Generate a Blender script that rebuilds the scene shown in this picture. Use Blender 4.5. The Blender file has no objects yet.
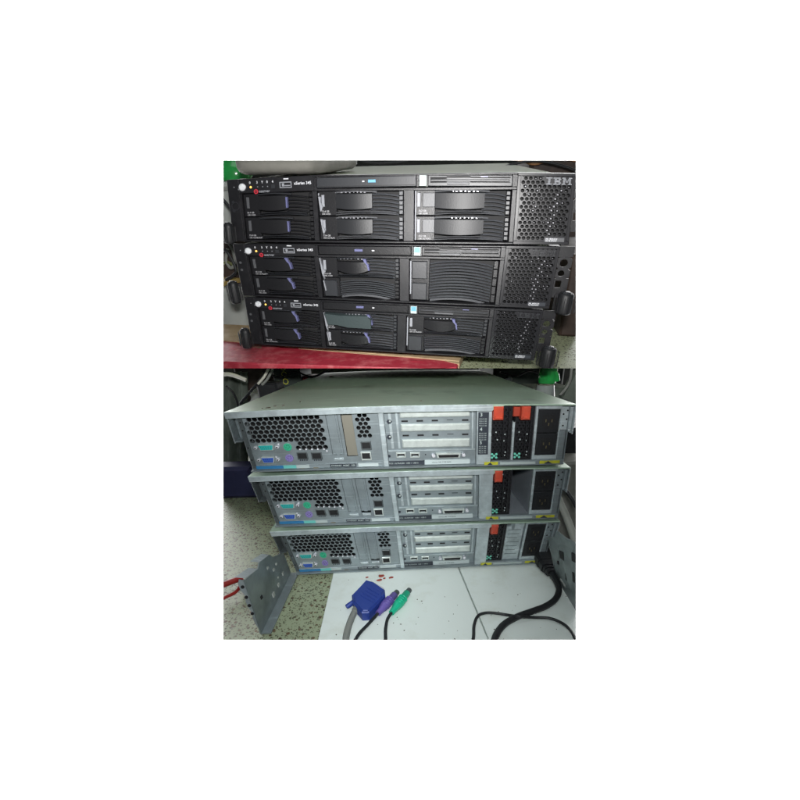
import bpy, bmesh, math, random
from mathutils import Vector, Matrix
random.seed(7)
scene = bpy.context.scene
COL = scene.collection
F, PPX, PPY, PITCH = 400.0, 400.0, 450.0, math.radians(26.7)
CAM = Vector((0, 0, 1.0))

# ------------------------------------------------------------------ camera
cd = bpy.data.cameras.new('camera'); cam = bpy.data.objects.new('camera', cd); COL.objects.link(cam)
cam.location = CAM; cam.rotation_euler = (math.radians(90) - PITCH, 0, 0)
cd.sensor_fit = 'HORIZONTAL'; cd.sensor_width = 36; cd.lens = F / 800 * 36
cd.shift_y = (PPY - 400) / 800; cd.clip_start = .02; cd.clip_end = 60
scene.camera = cam

def ray(px, py):
    a, b = (px - PPX) / F, (py - PPY) / F
    sp, cp = math.sin(PITCH), math.cos(PITCH)
    return Vector((a, -sp * b + cp, -cp * b - sp))

# ------------------------------------------------------------------ materials
MATS = {}
def mat(name, col, rough=.5, metal=0., bump=None, vary=None, spec=.5, emit=None, coat=0, glass=0, scratch=0):
    if name in MATS: return MATS[name]
    m = bpy.data.materials.new(name); m.use_nodes = True; nt = m.node_tree; N = nt.nodes; L = nt.links
    b = N['Principled BSDF']
    b.inputs['Base Color'].default_value = (*col, 1); b.inputs['Roughness'].default_value = rough
    b.inputs['Metallic'].default_value = metal; b.inputs['Specular IOR Level'].default_value = spec
    b.inputs['Coat Weight'].default_value = coat
    b.inputs['Transmission Weight'].default_value = glass
    tc = N.new('ShaderNodeTexCoord')
    if bump:
        n = N.new('ShaderNodeTexNoise'); n.inputs['Scale'].default_value = bump[0]; n.inputs['Detail'].default_value = 3
        bp = N.new('ShaderNodeBump'); bp.inputs['Strength'].default_value = bump[1]; bp.inputs['Distance'].default_value = .001
        L.new(tc.outputs['Object'], n.inputs['Vector']); L.new(n.outputs['Fac'], bp.inputs['Height']); L.new(bp.outputs['Normal'], b.inputs['Normal'])
    if vary:   # (scale, second colour, low, high)
        n = N.new('ShaderNodeTexNoise'); n.inputs['Scale'].default_value = vary[0]; n.inputs['Detail'].default_value = 6; n.inputs['Roughness'].default_value = .65
        r = N.new('ShaderNodeValToRGB'); r.color_ramp.elements[0].position = vary[2]; r.color_ramp.elements[1].position = vary[3]
        r.color_ramp.elements[0].color = (*col, 1); r.color_ramp.elements[1].color = (*vary[1], 1)
        L.new(tc.outputs['Object'], n.inputs['Vector']); L.new(n.outputs['Fac'], r.inputs['Fac']); L.new(r.outputs['Color'], b.inputs['Base Color'])
        n2 = N.new('ShaderNodeMapRange'); n2.inputs['To Min'].default_value = rough * .8; n2.inputs['To Max'].default_value = min(1, rough * 1.25)
        L.new(n.outputs['Fac'], n2.inputs['Value']); L.new(n2.outputs['Result'], b.inputs['Roughness'])
    if scratch:          # fine handling scratches and smudges in the finish
        mp_ = N.new('ShaderNodeMapping'); mp_.inputs['Scale'].default_value = (18, 18, 520); mp_.inputs['Rotation'].default_value = (.1, .25, 0)
        n3 = N.new('ShaderNodeTexNoise'); n3.inputs['Scale'].default_value = 1; n3.inputs['Detail'].default_value = 2
        r3 = N.new('ShaderNodeValToRGB'); r3.color_ramp.elements[0].position = .60; r3.color_ramp.elements[1].position = .74
        r3.color_ramp.elements[0].color = (0, 0, 0, 1); r3.color_ramp.elements[1].color = (scratch,) * 3 + (1,)
        mx = N.new('ShaderNodeMix'); mx.data_type = 'RGBA'; mx.inputs[7].default_value = tuple(min(1, c_ * 1.9) for c_ in col) + (1,)
        src = b.inputs['Base Color'].links[0].from_socket if b.inputs['Base Color'].links else None
        L.new(tc.outputs['Object'], mp_.inputs['Vector']); L.new(mp_.outputs[0], n3.inputs['Vector']); L.new(n3.outputs['Fac'], r3.inputs['Fac']); L.new(r3.outputs['Color'], mx.inputs[0])
        if src: L.new(src, mx.inputs[6])
        else: mx.inputs[6].default_value = (*col, 1)
        n4 = N.new('ShaderNodeTexNoise'); n4.inputs['Scale'].default_value = 13; n4.inputs['Detail'].default_value = 7; n4.inputs['Roughness'].default_value = .75
        r4 = N.new('ShaderNodeValToRGB'); r4.color_ramp.elements[0].position = .56; r4.color_ramp.elements[1].position = .72
        r4.color_ramp.elements[0].color = (0, 0, 0, 1); r4.color_ramp.elements[1].color = (.65, .65, .65, 1)
        m4 = N.new('ShaderNodeMix'); m4.data_type = 'RGBA'; m4.inputs[7].default_value = tuple(c_ * .4 for c_ in col) + (1,)
        L.new(tc.outputs['Object'], n4.inputs['Vector']); L.new(n4.outputs['Fac'], r4.inputs['Fac']); L.new(r4.outputs['Color'], m4.inputs[0]); L.new(mx.outputs[2], m4.inputs[6]); L.new(m4.outputs[2], b.inputs['Base Color'])
    if emit:
        b.inputs['Emission Color'].default_value = (*emit[0], 1); b.inputs['Emission Strength'].default_value = emit[1]
    MATS[name] = m; return m

def terrazzo(name, ground, chips, scale):
    m = mat(name, ground, .45, bump=(40, .15)); nt = m.node_tree; N = nt.nodes; L = nt.links; b = N['Principled BSDF']
    tc = N.new('ShaderNodeTexCoord')
    def mix(fac, a, c):
        x = N.new('ShaderNodeMix'); x.data_type = 'RGBA'; L.new(fac, x.inputs[0])
        if isinstance(a, tuple): x.inputs[6].default_value = (*a, 1)
        else: L.new(a, x.inputs[6])
        if isinstance(c, tuple): x.inputs[7].default_value = (*c, 1)
        else: L.new(c, x.inputs[7])
        return x.outputs[2]
    n0 = N.new('ShaderNodeTexNoise'); n0.inputs['Scale'].default_value = 9; n0.inputs['Detail'].default_value = 8
    L.new(tc.outputs['Object'], n0.inputs['Vector'])
    rr = N.new('ShaderNodeMapRange'); rr.inputs['From Min'].default_value = .35; rr.inputs['From Max'].default_value = .65; L.new(n0.outputs['Fac'], rr.inputs['Value'])
    cur = mix(rr.outputs[0], ground, tuple(g * 1.25 for g in ground))
    for k, (sc_, thr, c) in enumerate(chips):
        nz = N.new('ShaderNodeTexNoise'); nz.inputs['Scale'].default_value = sc_ * 1.6
        L.new(tc.outputs['Object'], nz.inputs['Vector'])
        vm = N.new('ShaderNodeVectorMath'); vm.operation = 'MULTIPLY_ADD'; vm.inputs[1].default_value = (.35 / sc_,) * 3
        ad = N.new('ShaderNodeVectorMath'); ad.operation = 'ADD'; ad.inputs[1].default_value = (k * 3.1, k * 1.7, 0)
        L.new(tc.outputs['Object'], ad.inputs[0]); L.new(nz.outputs['Color'], vm.inputs[0]); L.new(ad.outputs[0], vm.inputs[2])
        v = N.new('ShaderNodeTexVoronoi'); v.inputs['Scale'].default_value = sc_; L.new(vm.outputs[0], v.inputs['Vector'])
        sx = N.new('ShaderNodeSeparateColor'); L.new(v.outputs['Color'], sx.inputs[0])
        ml = N.new('ShaderNodeMath'); ml.operation = 'MULTIPLY'; L.new(sx.outputs[0], ml.inputs[0]); ml.inputs[1].default_value = thr
        lt = N.new('ShaderNodeMath'); lt.operation = 'LESS_THAN'; L.new(v.outputs['Distance'], lt.inputs[0]); L.new(ml.outputs[0], lt.inputs[1])
        cc = mix(sx.outputs[1], c, tuple(x * .45 for x in c))
        cur = mix(lt.outputs[0], cur, cc)
    L.new(cur, b.inputs['Base Color'])
    return m

BLACK = mat('black_plastic', (.012, .012, .014), .36, bump=(900, .2), vary=(60, (.020, .020, .023), .35, .75), spec=.4)
BLACKG = mat('textured_black_plastic', (.013, .013, .015), .38, bump=(500, .2), spec=.35)
GLOSS = mat('smooth_black_plastic', (.016, .016, .018), .30, bump=(300, .12), spec=.4)
DARK = mat('dark_inside', (.006, .006, .007), .7)  # near-black, paints in the shade of insides and gaps
GRILLEB = mat('grille_plastic', (.018, .018, .021), .27)
GREYP = mat('grey_plastic', (.10, .103, .112), .45, bump=(500, .2))
LEVM = mat('lever_plastic', (.022, .023, .026), .42, bump=(700, .12), spec=.32)
FINM = mat('rib_plastic', (.058, .061, .069), .28, spec=.7)  # base colour lightened to paint in highlights along the louvres
MIDP = mat('slate_plastic', (.028, .030, .035), .40, bump=(500, .1))
CHARP = mat('teal_grey_plastic', (.045, .062, .064), .4, bump=(300, .2))
WHITEP = mat('white_print', (.75, .76, .8), .5)
GREYPR = mat('grey_print', (.30, .31, .34), .5)
LAV = mat('lavender_plastic', (.15, .155, .31), .35)
REDP = mat('red_print', (.55, .03, .05), .5)
BLUEP = mat('blue_print', (.10, .30, .55), .4)
CYANP = mat('pale_blue_print', (.15, .42, .62), .4)
BUTTON = mat('white_button', (.85, .87, .9), .3)
AMBER = mat('amber_lamp', (.9, .5, .1), .4, emit=((1, .55, .12), 1.6))
COVER = mat('coated_steel', (.33, .37, .28), .6, .0, bump=(30, .05), vary=(9, (.42, .45, .35), .3, .7), spec=.2)
COVERT = mat('cover_steel', (.30, .41, .32), .36, .2, bump=(14, .12), vary=(4, (.37, .47, .37), .3, .7), spec=.3, scratch=.35)
STEEL = mat('zinc_steel', (.285, .33, .35), .38, .45, bump=(120, .1), vary=(45, (.22, .25, .26), .38, .72), scratch=.4)
RAILM = mat('rail_steel', (.25, .29, .295), .40, .4, vary=(25, (.15, .175, .18), .4, .7))
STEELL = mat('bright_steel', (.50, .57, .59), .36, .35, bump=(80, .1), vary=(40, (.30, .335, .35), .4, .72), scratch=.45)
STEELD = mat('dark_steel', (.11, .125, .13), .45, .5, vary=(40, (.11, .125, .13), .4, .7))  # darker steel tone for strips, sockets and small fittings
SLOT = mat('slot_metal', (.62, .67, .64), .34, .35, vary=(60, (.46, .50, .48), .4, .7), scratch=.35)
TEAL = mat('teal_socket', (.03, .36, .34), .35)
BLUES = mat('blue_socket', (.04, .10, .42), .35)
GREENS = mat('green_socket', (.04, .38, .22), .35)
PURPS = mat('purple_socket', (.22, .18, .42), .35)
ORANGE = mat('orange_tab', (.47, .06, .03), .42, vary=(60, (.36, .05, .028), .4, .7))
YEL = mat('yellow_label', (.50, .49, .03), .5, vary=(90, (.30, .29, .05), .45, .7))
BLACKL = mat('black_label', (.03, .035, .045), .4)
WHITEL = mat('white_label', (.46, .52, .52), .5)
BROWNM = mat('brown_card', (.17, .16, .13), .6)
LABB = mat('blue_label', (.03, .17, .36), .4)
LABG = mat('green_label', (.14, .48, .44), .4)
LABW = mat('pale_label', (.40, .46, .45), .45)
DOT = mat('shiny_dot', (.75, .75, .8), .25, .3)
RUB = mat('black_rubber', (.012, .013, .015), .5, bump=(200, .2))
REDPAINT = mat('red_paint', (.36, .026, .045), .5, bump=(90, .8), vary=(38, (.55, .14, .15), .50, .74), scratch=.5)
RAWWOOD = mat('raw_wood', (.46, .34, .2), .7, bump=(70, .6), vary=(20, (.3, .2, .11), .4, .7))
PAPER = mat('grey_white_paper', (.42, .44, .42), .6, vary=(12, (.34, .36, .34), .4, .7))
CLOTH = mat('grey_cloth', (.22, .215, .19), .9, bump=(26, 3.), vary=(14, (.15, .147, .13), .35, .7))
CLOTHG = mat('grey_green_cloth', (.17, .20, .17), .85, bump=(60, .5), vary=(12, (.10, .12, .10), .35, .7))
GREENB = mat('green_bottle_plastic', (.02, .36, .07), .2, coat=.5, vary=(30, (.03, .24, .06), .4, .7))
CLEARB = mat('clear_plastic', (.30, .34, .33), .08, coat=1., spec=.8)
BOARD = mat('white_board', (.76, .82, .79), .45, bump=(30, .25), vary=(22, (.64, .68, .62), .56, .8))
SPECK = mat('brown_speck', (.08, .06, .045), .8)
FLAKE = mat('red_flake', (.32, .06, .04), .7)
BLUEC = mat('navy_plastic', (.022, .024, .075), .6, vary=(20, (.03, .032, .10), .4, .7))
VGAB = mat('vga_blue', (.018, .045, .26), .5, bump=(200, .2))
PS2P = mat('ps2_purple', (.14, .10, .36), .4)
PS2G = mat('ps2_green', (.01, .42, .24), .36)
CABG = mat('grey_cable', (.22, .23, .21), .5)
WHITEC = mat('white_cable', (.6, .6, .52), .5)
REDT = mat('red_grip', (.28, .015, .012), .35)
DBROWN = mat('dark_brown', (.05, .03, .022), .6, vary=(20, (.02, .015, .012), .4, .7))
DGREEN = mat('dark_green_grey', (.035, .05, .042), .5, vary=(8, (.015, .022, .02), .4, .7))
YELW = mat('ochre_wood', (.36, .26, .07), .6, vary=(30, (.2, .14, .05), .4, .7))
YELT = mat('yellow_print', (.45, .45, .06), .5)
TANC = mat('tan_card', (.40, .31, .2), .8, bump=(40, .4), vary=(18, (.28, .2, .13), .4, .7))
TERR_U = terrazzo('terrazzo_floor_tiles', (.34, .37, .24), [(150, .42, (.15, .145, .08)), (280, .5, (.14, .14, .08))], 1)
TERR_L = terrazzo('speckled_floor_tiles', (.29, .325, .215), [(150, .40, (.15, .09, .05)), (240, .46, (.15, .125, .08)), (400, .5, (.15, .16, .11))], 1)
WALLD = mat('dim_wall', (.03, .034, .03), .8, vary=(6, (.012, .014, .013), .35, .7))

# ------------------------------------------------------------------ the two work places
class Station:
    def __init__(s, M, T, rect):
        s.M = Matrix(M); s.T = Vector(T) + CAM; s.Mi = s.M.inverted()
        x0, y0, x1, y1 = rect
        c = [ray(x0, y0), ray(x1, y0), ray(x1, y1), ray(x0, y1)]
        mid = ray((x0 + x1) / 2, (y0 + y1) / 2)
        s.planes = []
        for i in range(4):                      # the four flat sides the display block is sawn to
            n = c[i].cross(c[(i + 1) % 4]).normalized()
            if n.dot(mid) > 0: n = -n
            s.planes.append((CAM.copy(), n))
    def w(s, p): return s.M @ Vector(p) + s.T
    def hit(s, px, py, ax, val):
        o = s.Mi @ (CAM - s.T); d = s.Mi @ ray(px, py)
        return o + d * ((val - o[ax]) / d[ax])

UP = Station([[1.03188, .11597, -.02778], [-.15163, .98624, -.01528], [-.01385, .17218, .98567]],
             (-.00281, .66183, -.16394), (223.2, 160.2, 576, 368.36))
LO = Station([[.95307, -.00497, -.04903], [.03962, .97317, -.01439], [.00799, -.19802, 1.0086]],
             (.02491, .46678, -.43735), (223.2, 368.30, 576, 640))

class Panel:
    """millimetre grid on a server's face: u to the right, v down, d away from the viewer"""
    def __init__(s, st, quad, W, H, bow=0.):
        s.st, s.W, s.H, s.bow = st, W, H, bow
        s.q = [Vector((p.x, 0, p.z)) for p in (st.hit(x, y, 1, 0) for x, y in quad)]   # TL TR BR BL
    def __call__(s, p):
        a, t = p[0] / s.W, p[1] / s.H
        r = (s.q[0] * (1 - a) + s.q[1] * a) * (1 - t) + (s.q[3] * (1 - a) + s.q[2] * a) * t
        return Vector((r.x, p[2] / 1000, r.z + s.bow * 4 * a * (1 - a) * max(0, 1 - t)))
    def inv(s, px, py):
        h = s.st.hit(px, py, 1, 0); u, v = s.W / 2, s.H / 2
        for _ in range(12):
            c = s((u, v, 0)); e = .5
            du = (s((u + e, v, 0)) - c) / e; dv = (s((u, v + e, 0)) - c) / e
            rx, rz = h.x - c.x, h.z - c.z
            D = du.x * dv.z - dv.x * du.z
            u += (rx * dv.z - dv.x * rz) / D; v += (du.x * rz - rx * du.z) / D
        return u, v
    def rect(s, x0, y0, x1, y1):
        xm, ym = (x0 + x1) / 2, (y0 + y1) / 2
        return s.inv(x0, ym)[0], s.inv(xm, y0)[1], s.inv(x1, ym)[0], s.inv(xm, y1)[1]

def ident(p): return Vector(p)

# ------------------------------------------------------------------ mesh building
class MB:
    def __init__(s, st, mp=ident): s.st, s.mp, s.V, s.Fc = st, mp, [], []
    def add(s, vs, fs, smooth=False):
        b = len(s.V); s.V += [s.mp(v) for v in vs]; s.Fc += [([b + i for i in f], smooth) for f in fs]; return s
    def box(s, a0, b0, a1, b1, d0, d1, bev=0):
        """front face at d0 (chamfered by bev), back at d1"""
        e = min(bev, abs(a1 - a0) * .4, abs(b1 - b0) * .4); k = e if d1 > d0 else -e
        vs = [(a0 + e, b0 + e, d0), (a1 - e, b0 + e, d0), (a1 - e, b1 - e, d0), (a0 + e, b1 - e, d0)]
        if e: vs += [(a0, b0, d0 + k), (a1, b0, d0 + k), (a1, b1, d0 + k), (a0, b1, d0 + k)]
        vs += [(a0, b0, d1), (a1, b0, d1), (a1, b1, d1), (a0, b1, d1)]
        n = len(vs) // 4; fs = [(0, 1, 2, 3), tuple(range(4 * n - 1, 4 * n - 5, -1))]
        for r in range(n - 1):
            for i in range(4):
                j = (i + 1) % 4; fs.append((4 * r + i, 4 * r + 4 + i, 4 * r + 4 + j, 4 * r + j))
        return s.add(vs, fs)
    def prism(s, poly, d0, d1, bev=0):
        n = len(poly); cx = sum(p[0] for p in poly) / n; cy = sum(p[1] for p in poly) / n
        rings = []
        if bev:
            def ins(p):
                L = math.hypot(p[0] - cx, p[1] - cy) or 1; f = max(0, 1 - bev / L); return (cx + (p[0] - cx) * f, cy + (p[1] - cy) * f)
            sg = 1 if d1 > d0 else -1
            rings = [[(*ins(p), d0) for p in poly], [(p[0], p[1], d0 + sg * bev) for p in poly]]
        else: rings = [[(p[0], p[1], d0) for p in poly]]
        rings.append([(p[0], p[1], d1) for p in poly])
        vs = [v for r in rings for v in r]; fs = [tuple(range(n)), tuple(reversed(range(len(vs) - n, len(vs))))]
        for r in range(len(rings) - 1):
            for i in range(n):
                j = (i + 1) % n; fs.append((r * n + i, (r + 1) * n + i, (r + 1) * n + j, r * n + j))
        return s.add(vs, fs)
    def disc(s, u, v, r, d0, d1, n=16, bev=0, ry=None):
        ry = ry or r
        return s.prism([(u + r * math.cos(2 * math.pi * i / n), v + ry * math.sin(2 * math.pi * i / n)) for i in range(n)], d0, d1, bev)
    def ring(s, u, v, r0, r1, d0, d1, n=20):
        vs = []
        for r, d in ((r0, d0), (r1, d0), (r1, d1), (r0, d1)):
            vs += [(u + r * math.cos(2 * math.pi * i / n), v + r * math.sin(2 * math.pi * i / n), d) for i in range(n)]
        fs = [(k * n + i, ((k + 1) % 4) * n + i, ((k + 1) % 4) * n + (i + 1) % n, k * n + (i + 1) % n) for k in range(4) for i in range(n)]
        return s.add(vs, fs)
    def plate_hole(s, a0, b0, a1, b1, cu, cv, r, d0, d1, n=16, ry=None):
        """plate with one round hole through it"""
        ry = ry or r; out, inn = [], []
        for i in range(n):
            a = 2 * math.pi * (i + .5) / n; c, q = math.cos(a), math.sin(a); k = 1 / max(abs(c), abs(q))
            x, y = c * k, q * k
            out.append((cu + x * ((a1 - cu) if x > 0 else (cu - a0)), cv + y * ((b1 - cv) if y > 0 else (cv - b0))))
            inn.append((cu + r * c, cv + ry * q))
        vs = [(*p, d0) for p in out] + [(*p, d0) for p in inn] + [(*p, d1) for p in inn] + [(*p, d1) for p in out]
        return s.add(vs, [(k * n + i, ((k + 1) % 4) * n + i, ((k + 1) % 4) * n + (i + 1) % n, k * n + (i + 1) % n) for k in range(4) for i in range(n)])
    def hexgrid(s, a0, b0, a1, b1, pitch, r, d0, d1, hole=lambda u, v: True, sy=1., n=12, off=0.):
        """sheet pierced by staggered holes"""
        row = pitch * .866 * sy; k = 0; v = b0 + off
        while v < b1 + row:
            u = a0 + (pitch / 2 if k % 2 else 0)
            while u < a1 + pitch:
                out = []
                for i in range(n):
                    a = math.radians(30 + 360 * i / n); rad = pitch / 1.732
                    if n == 12 and i % 2: rad *= .866
                    out.append((min(a1, max(a0, u + rad * math.cos(a))), min(b1, max(b0, v + rad * sy * math.sin(a)))))
                mx = max(p[0] for p in out) - min(p[0] for p in out); my = max(p[1] for p in out) - min(p[1] for p in out)
                if mx > .01 and my > .01:
                    if u - r > a0 and u + r < a1 and v - r > b0 and v + r < b1 and hole(u, v):
                        inn = [(u + r * math.cos(math.radians(30 + 360 * i / n)), v + r * sy * math.sin(math.radians(30 + 360 * i / n))) for i in range(n)]
                        vs = [(*p, d0) for p in out] + [(*p, d0) for p in inn] + [(*p, d1) for p in inn]
                        s.add(vs, [(q * n + i, (q + 1) * n + i, (q + 1) * n + (i + 1) % n, q * n + (i + 1) % n) for q in range(2) for i in range(n)])
                    else: s.add([(*p, d0) for p in out], [tuple(range(n))])
                u += pitch
            v += row; k += 1
        return s
    def tube(s, pts, r, n=10, smooth=True, cap=True, sub=6):
        P = [Vector(p) for p in pts]
        if sub and len(P) > 2:                                      # Catmull-Rom
            Q = []
            for i in range(len(P) - 1):
                p0, p1, p2, p3 = P[max(0, i - 1)], P[i], P[i + 1], P[min(len(P) - 1, i + 2)]
                for k in range(sub):
                    t = k / sub
                    Q.append(.5 * ((2 * p1) + (p2 - p0) * t + (2 * p0 - 5 * p1 + 4 * p2 - p3) * t * t + (3 * p1 - p0 - 3 * p2 + p3) * t ** 3))
            Q.append(P[-1]); P = Q
        rr = r if callable(r) else (lambda t: r)
        vs = []; up = None
        for i, p in enumerate(P):
            tg = (P[min(i + 1, len(P) - 1)] - P[max(i - 1, 0)]).normalized()
            if up is None: up = Vector((0, 0, 1)) if abs(tg.z) < .9 else Vector((1, 0, 0))
            sd = tg.cross(up).normalized(); up = sd.cross(tg).normalized(); R = rr(i / (len(P) - 1))
            for k in range(n):
                a = 2 * math.pi * k / n; vs.append(p + (sd * math.cos(a) + up * math.sin(a)) * R)
        fs = [(i * n + k, i * n + (k + 1) % n, (i + 1) * n + (k + 1) % n, (i + 1) * n + k) for i in range(len(P) - 1) for k in range(n)]
        s.add(vs, fs, smooth)
        if cap: s.add(vs[:n], [tuple(range(n))]); s.add(vs[-n:], [tuple(range(n))])
        return s
    def lathe(s, base, prof, n=28, axis=Vector((0, 0, 1))):
        axis = axis.normalized(); sd = axis.orthogonal().normalized(); up = axis.cross(sd)
        vs = [base + axis * h + (sd * math.cos(2 * math.pi * k / n) + up * math.sin(2 * math.pi * k / n)) * r for r, h in prof for k in range(n)]
        fs = [(i * n + k, i * n + (k + 1) % n, (i + 1) * n + (k + 1) % n, (i + 1) * n + k) for i in range(len(prof) - 1) for k in range(n)]
        s.add(vs, fs, True); s.add(vs[:n], [tuple(range(n))]); s.add(vs[-n:], [tuple(range(n))]); return s
    def text(s, t, u, v, size, d, depth=.25, bold=0., stretch=1.):
        cu = bpy.data.curves.new('tmp', 'FONT'); cu.body = t; cu.size = size; cu.offset = bold; cu.resolution_u = 2
        o = bpy.data.objects.new('tmp', cu); me = o.to_mesh()
        vs = [(u + p.co.x * stretch, v - p.co.y, d) for p in me.vertices]; fs = [tuple(f.vertices) for f in me.polygons]
        s.add(vs, fs); o.to_mesh_clear(); bpy.data.objects.remove(o); bpy.data.curves.remove(cu); return s
    def build(s, name, m, parent=None, loc=None, bevel=0):
        bm = bmesh.new()
        W = [s.st.w(v) for v in s.V]
        bv = [bm.verts.new(p) for p in W]
        for f, sm in s.Fc:
            try:
                fc = bm.faces.new([bv[i] for i in f]); fc.smooth = sm
            except ValueError: pass
        for co, no in s.st.planes:
            if not any((v.co - co).dot(no) > 1e-6 for v in bm.verts): continue
            r = bmesh.ops.bisect_plane(bm, geom=bm.verts[:] + bm.edges[:] + bm.faces[:], plane_co=co, plane_no=no, clear_outer=True, dist=1e-7)
            ed = [e for e in r['geom_cut'] if isinstance(e, bmesh.types.BMEdge) and e.is_valid and len(e.link_faces) == 1]
            if ed: bmesh.ops.holes_fill(bm, edges=ed, sides=0)
        if not bm.faces: bm.free(); return None
        bmesh.ops.recalc_face_normals(bm, faces=bm.faces[:])
        if parent is not None:
            base = Vector(parent['base_at']) if 'base_at' in parent.keys() else Vector(parent.location)
        elif loc is not None: base = s.st.w(loc)
        else:
            lo = min(v.co.z for v in bm.verts); base = sum((v.co for v in bm.verts), Vector()) / len(bm.verts); base.z = lo
        for v in bm.verts: v.co -= base
        me = bpy.data.meshes.new(name); bm.to_mesh(me); bm.free(); me.materials.append(m)
        o = bpy.data.objects.new(name, me); COL.objects.link(o)
        if parent is not None:
            o.parent = parent
            if not ORIG.get(parent.name) is None: pass
        else: o.location = base
        BASES[o.name] = base
        return o
ORIG, BASES = {}, {}

def kid(mb, name, m, parent):
    """part or sub-part: origin shared with the thing's base"""
    top = parent
    while top.parent: top = top.parent
    base = top.location.copy()
    o = mb.build(name, m, None, None)
    if o is None: return None
    sh = o.location - base
    for v in o.data.vertices: v.co += sh
    o.location = (0, 0, 0); o.parent = parent
    return o

def tag(o, label, cat, group=None):
    if o is None: return None
    o['label'] = label; o['category'] = cat
    if group: o['group'] = group
    return o
def thing(st, name, label, cat, at, group=None):
    o = bpy.data.objects.new(name, None); COL.objects.link(o); o.location = st.w(at); o.empty_display_size = .02
    return tag(o, label, cat, group)
def struct(o):
    if o: o['kind'] = 'structure'
    return o

# ================================================================== UPPER PLACE : server fronts
UW, UH = 462., 87.
UQ = [[(226.3, 180), (576.5, 173.6), (568.5, 245.2), (233, 242)],
      [(232.5, 244), (560.5, 246.6), (549, 309.3), (243, 296)],
      [(243.9, 297.3), (543.5, 310.8), (534, 360.8), (252, 344.5)]]

def curved_fins(mb, u0, v0, u1, v1, n, sag, proud, d=3., th=.5, tilt=0.):
    """bowed louvre ribs: each swells forward in the middle"""
    seg = 14
    for k in range(n):
        vc = v0 + (v1 - v0) * (k + .5) / n; hh = (v1 - v0) / n * th / 2
        vs = []
        for i in range(seg + 1):
            t = i / seg; b = 4 * t * (1 - t)
            u = u0 + (u1 - u0) * t; dd = d - proud * b; vv = vc - sag * b + tilt * t
            vs += [(u, vv - hh, dd + .9), (u, vv - hh * .3, dd), (u, vv + hh * .7, dd + .3), (u, vv + hh, dd + 1.6), (u, vv, dd + 5)]
        fs = [(5 * i + j, 5 * i + (j + 1) % 5, 5 * i + 5 + (j + 1) % 5, 5 * i + 5 + j) for i in range(seg) for j in range(5)]
        mb.add(vs, fs, False)

def handle_shape(mb, u0, v0, u1, v1, d, proud, sag=1.5):
    """curved lever: a slab whose face swells forward"""
    seg = 18; vs = []
    for i in range(seg + 1):
        t = i / seg; b = math.sin(math.pi * (.08 + .84 * t)); u = u0 + (u1 - u0) * t; dd = d - proud * (.25 + b * .65 + .1 * t)
        vs += [(u, v0 + .8, dd), (u, v1 - .8 + sag * b, dd), (u, v1 + sag * b, dd + 1), (u, v1 + sag * b, dd + 6), (u, v0, dd + 6), (u, v0, dd + 1)]
    fs = [(6 * i + j, 6 * i + (j + 1) % 6, 6 * i + 6 + (j + 1) % 6, 6 * i + 6 + j) for i in range(seg) for j in range(6)]
    fs += [tuple(range(6)), tuple(range(6 * seg, 6 * seg + 6))]
    mb.add(vs, fs, False)

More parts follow.
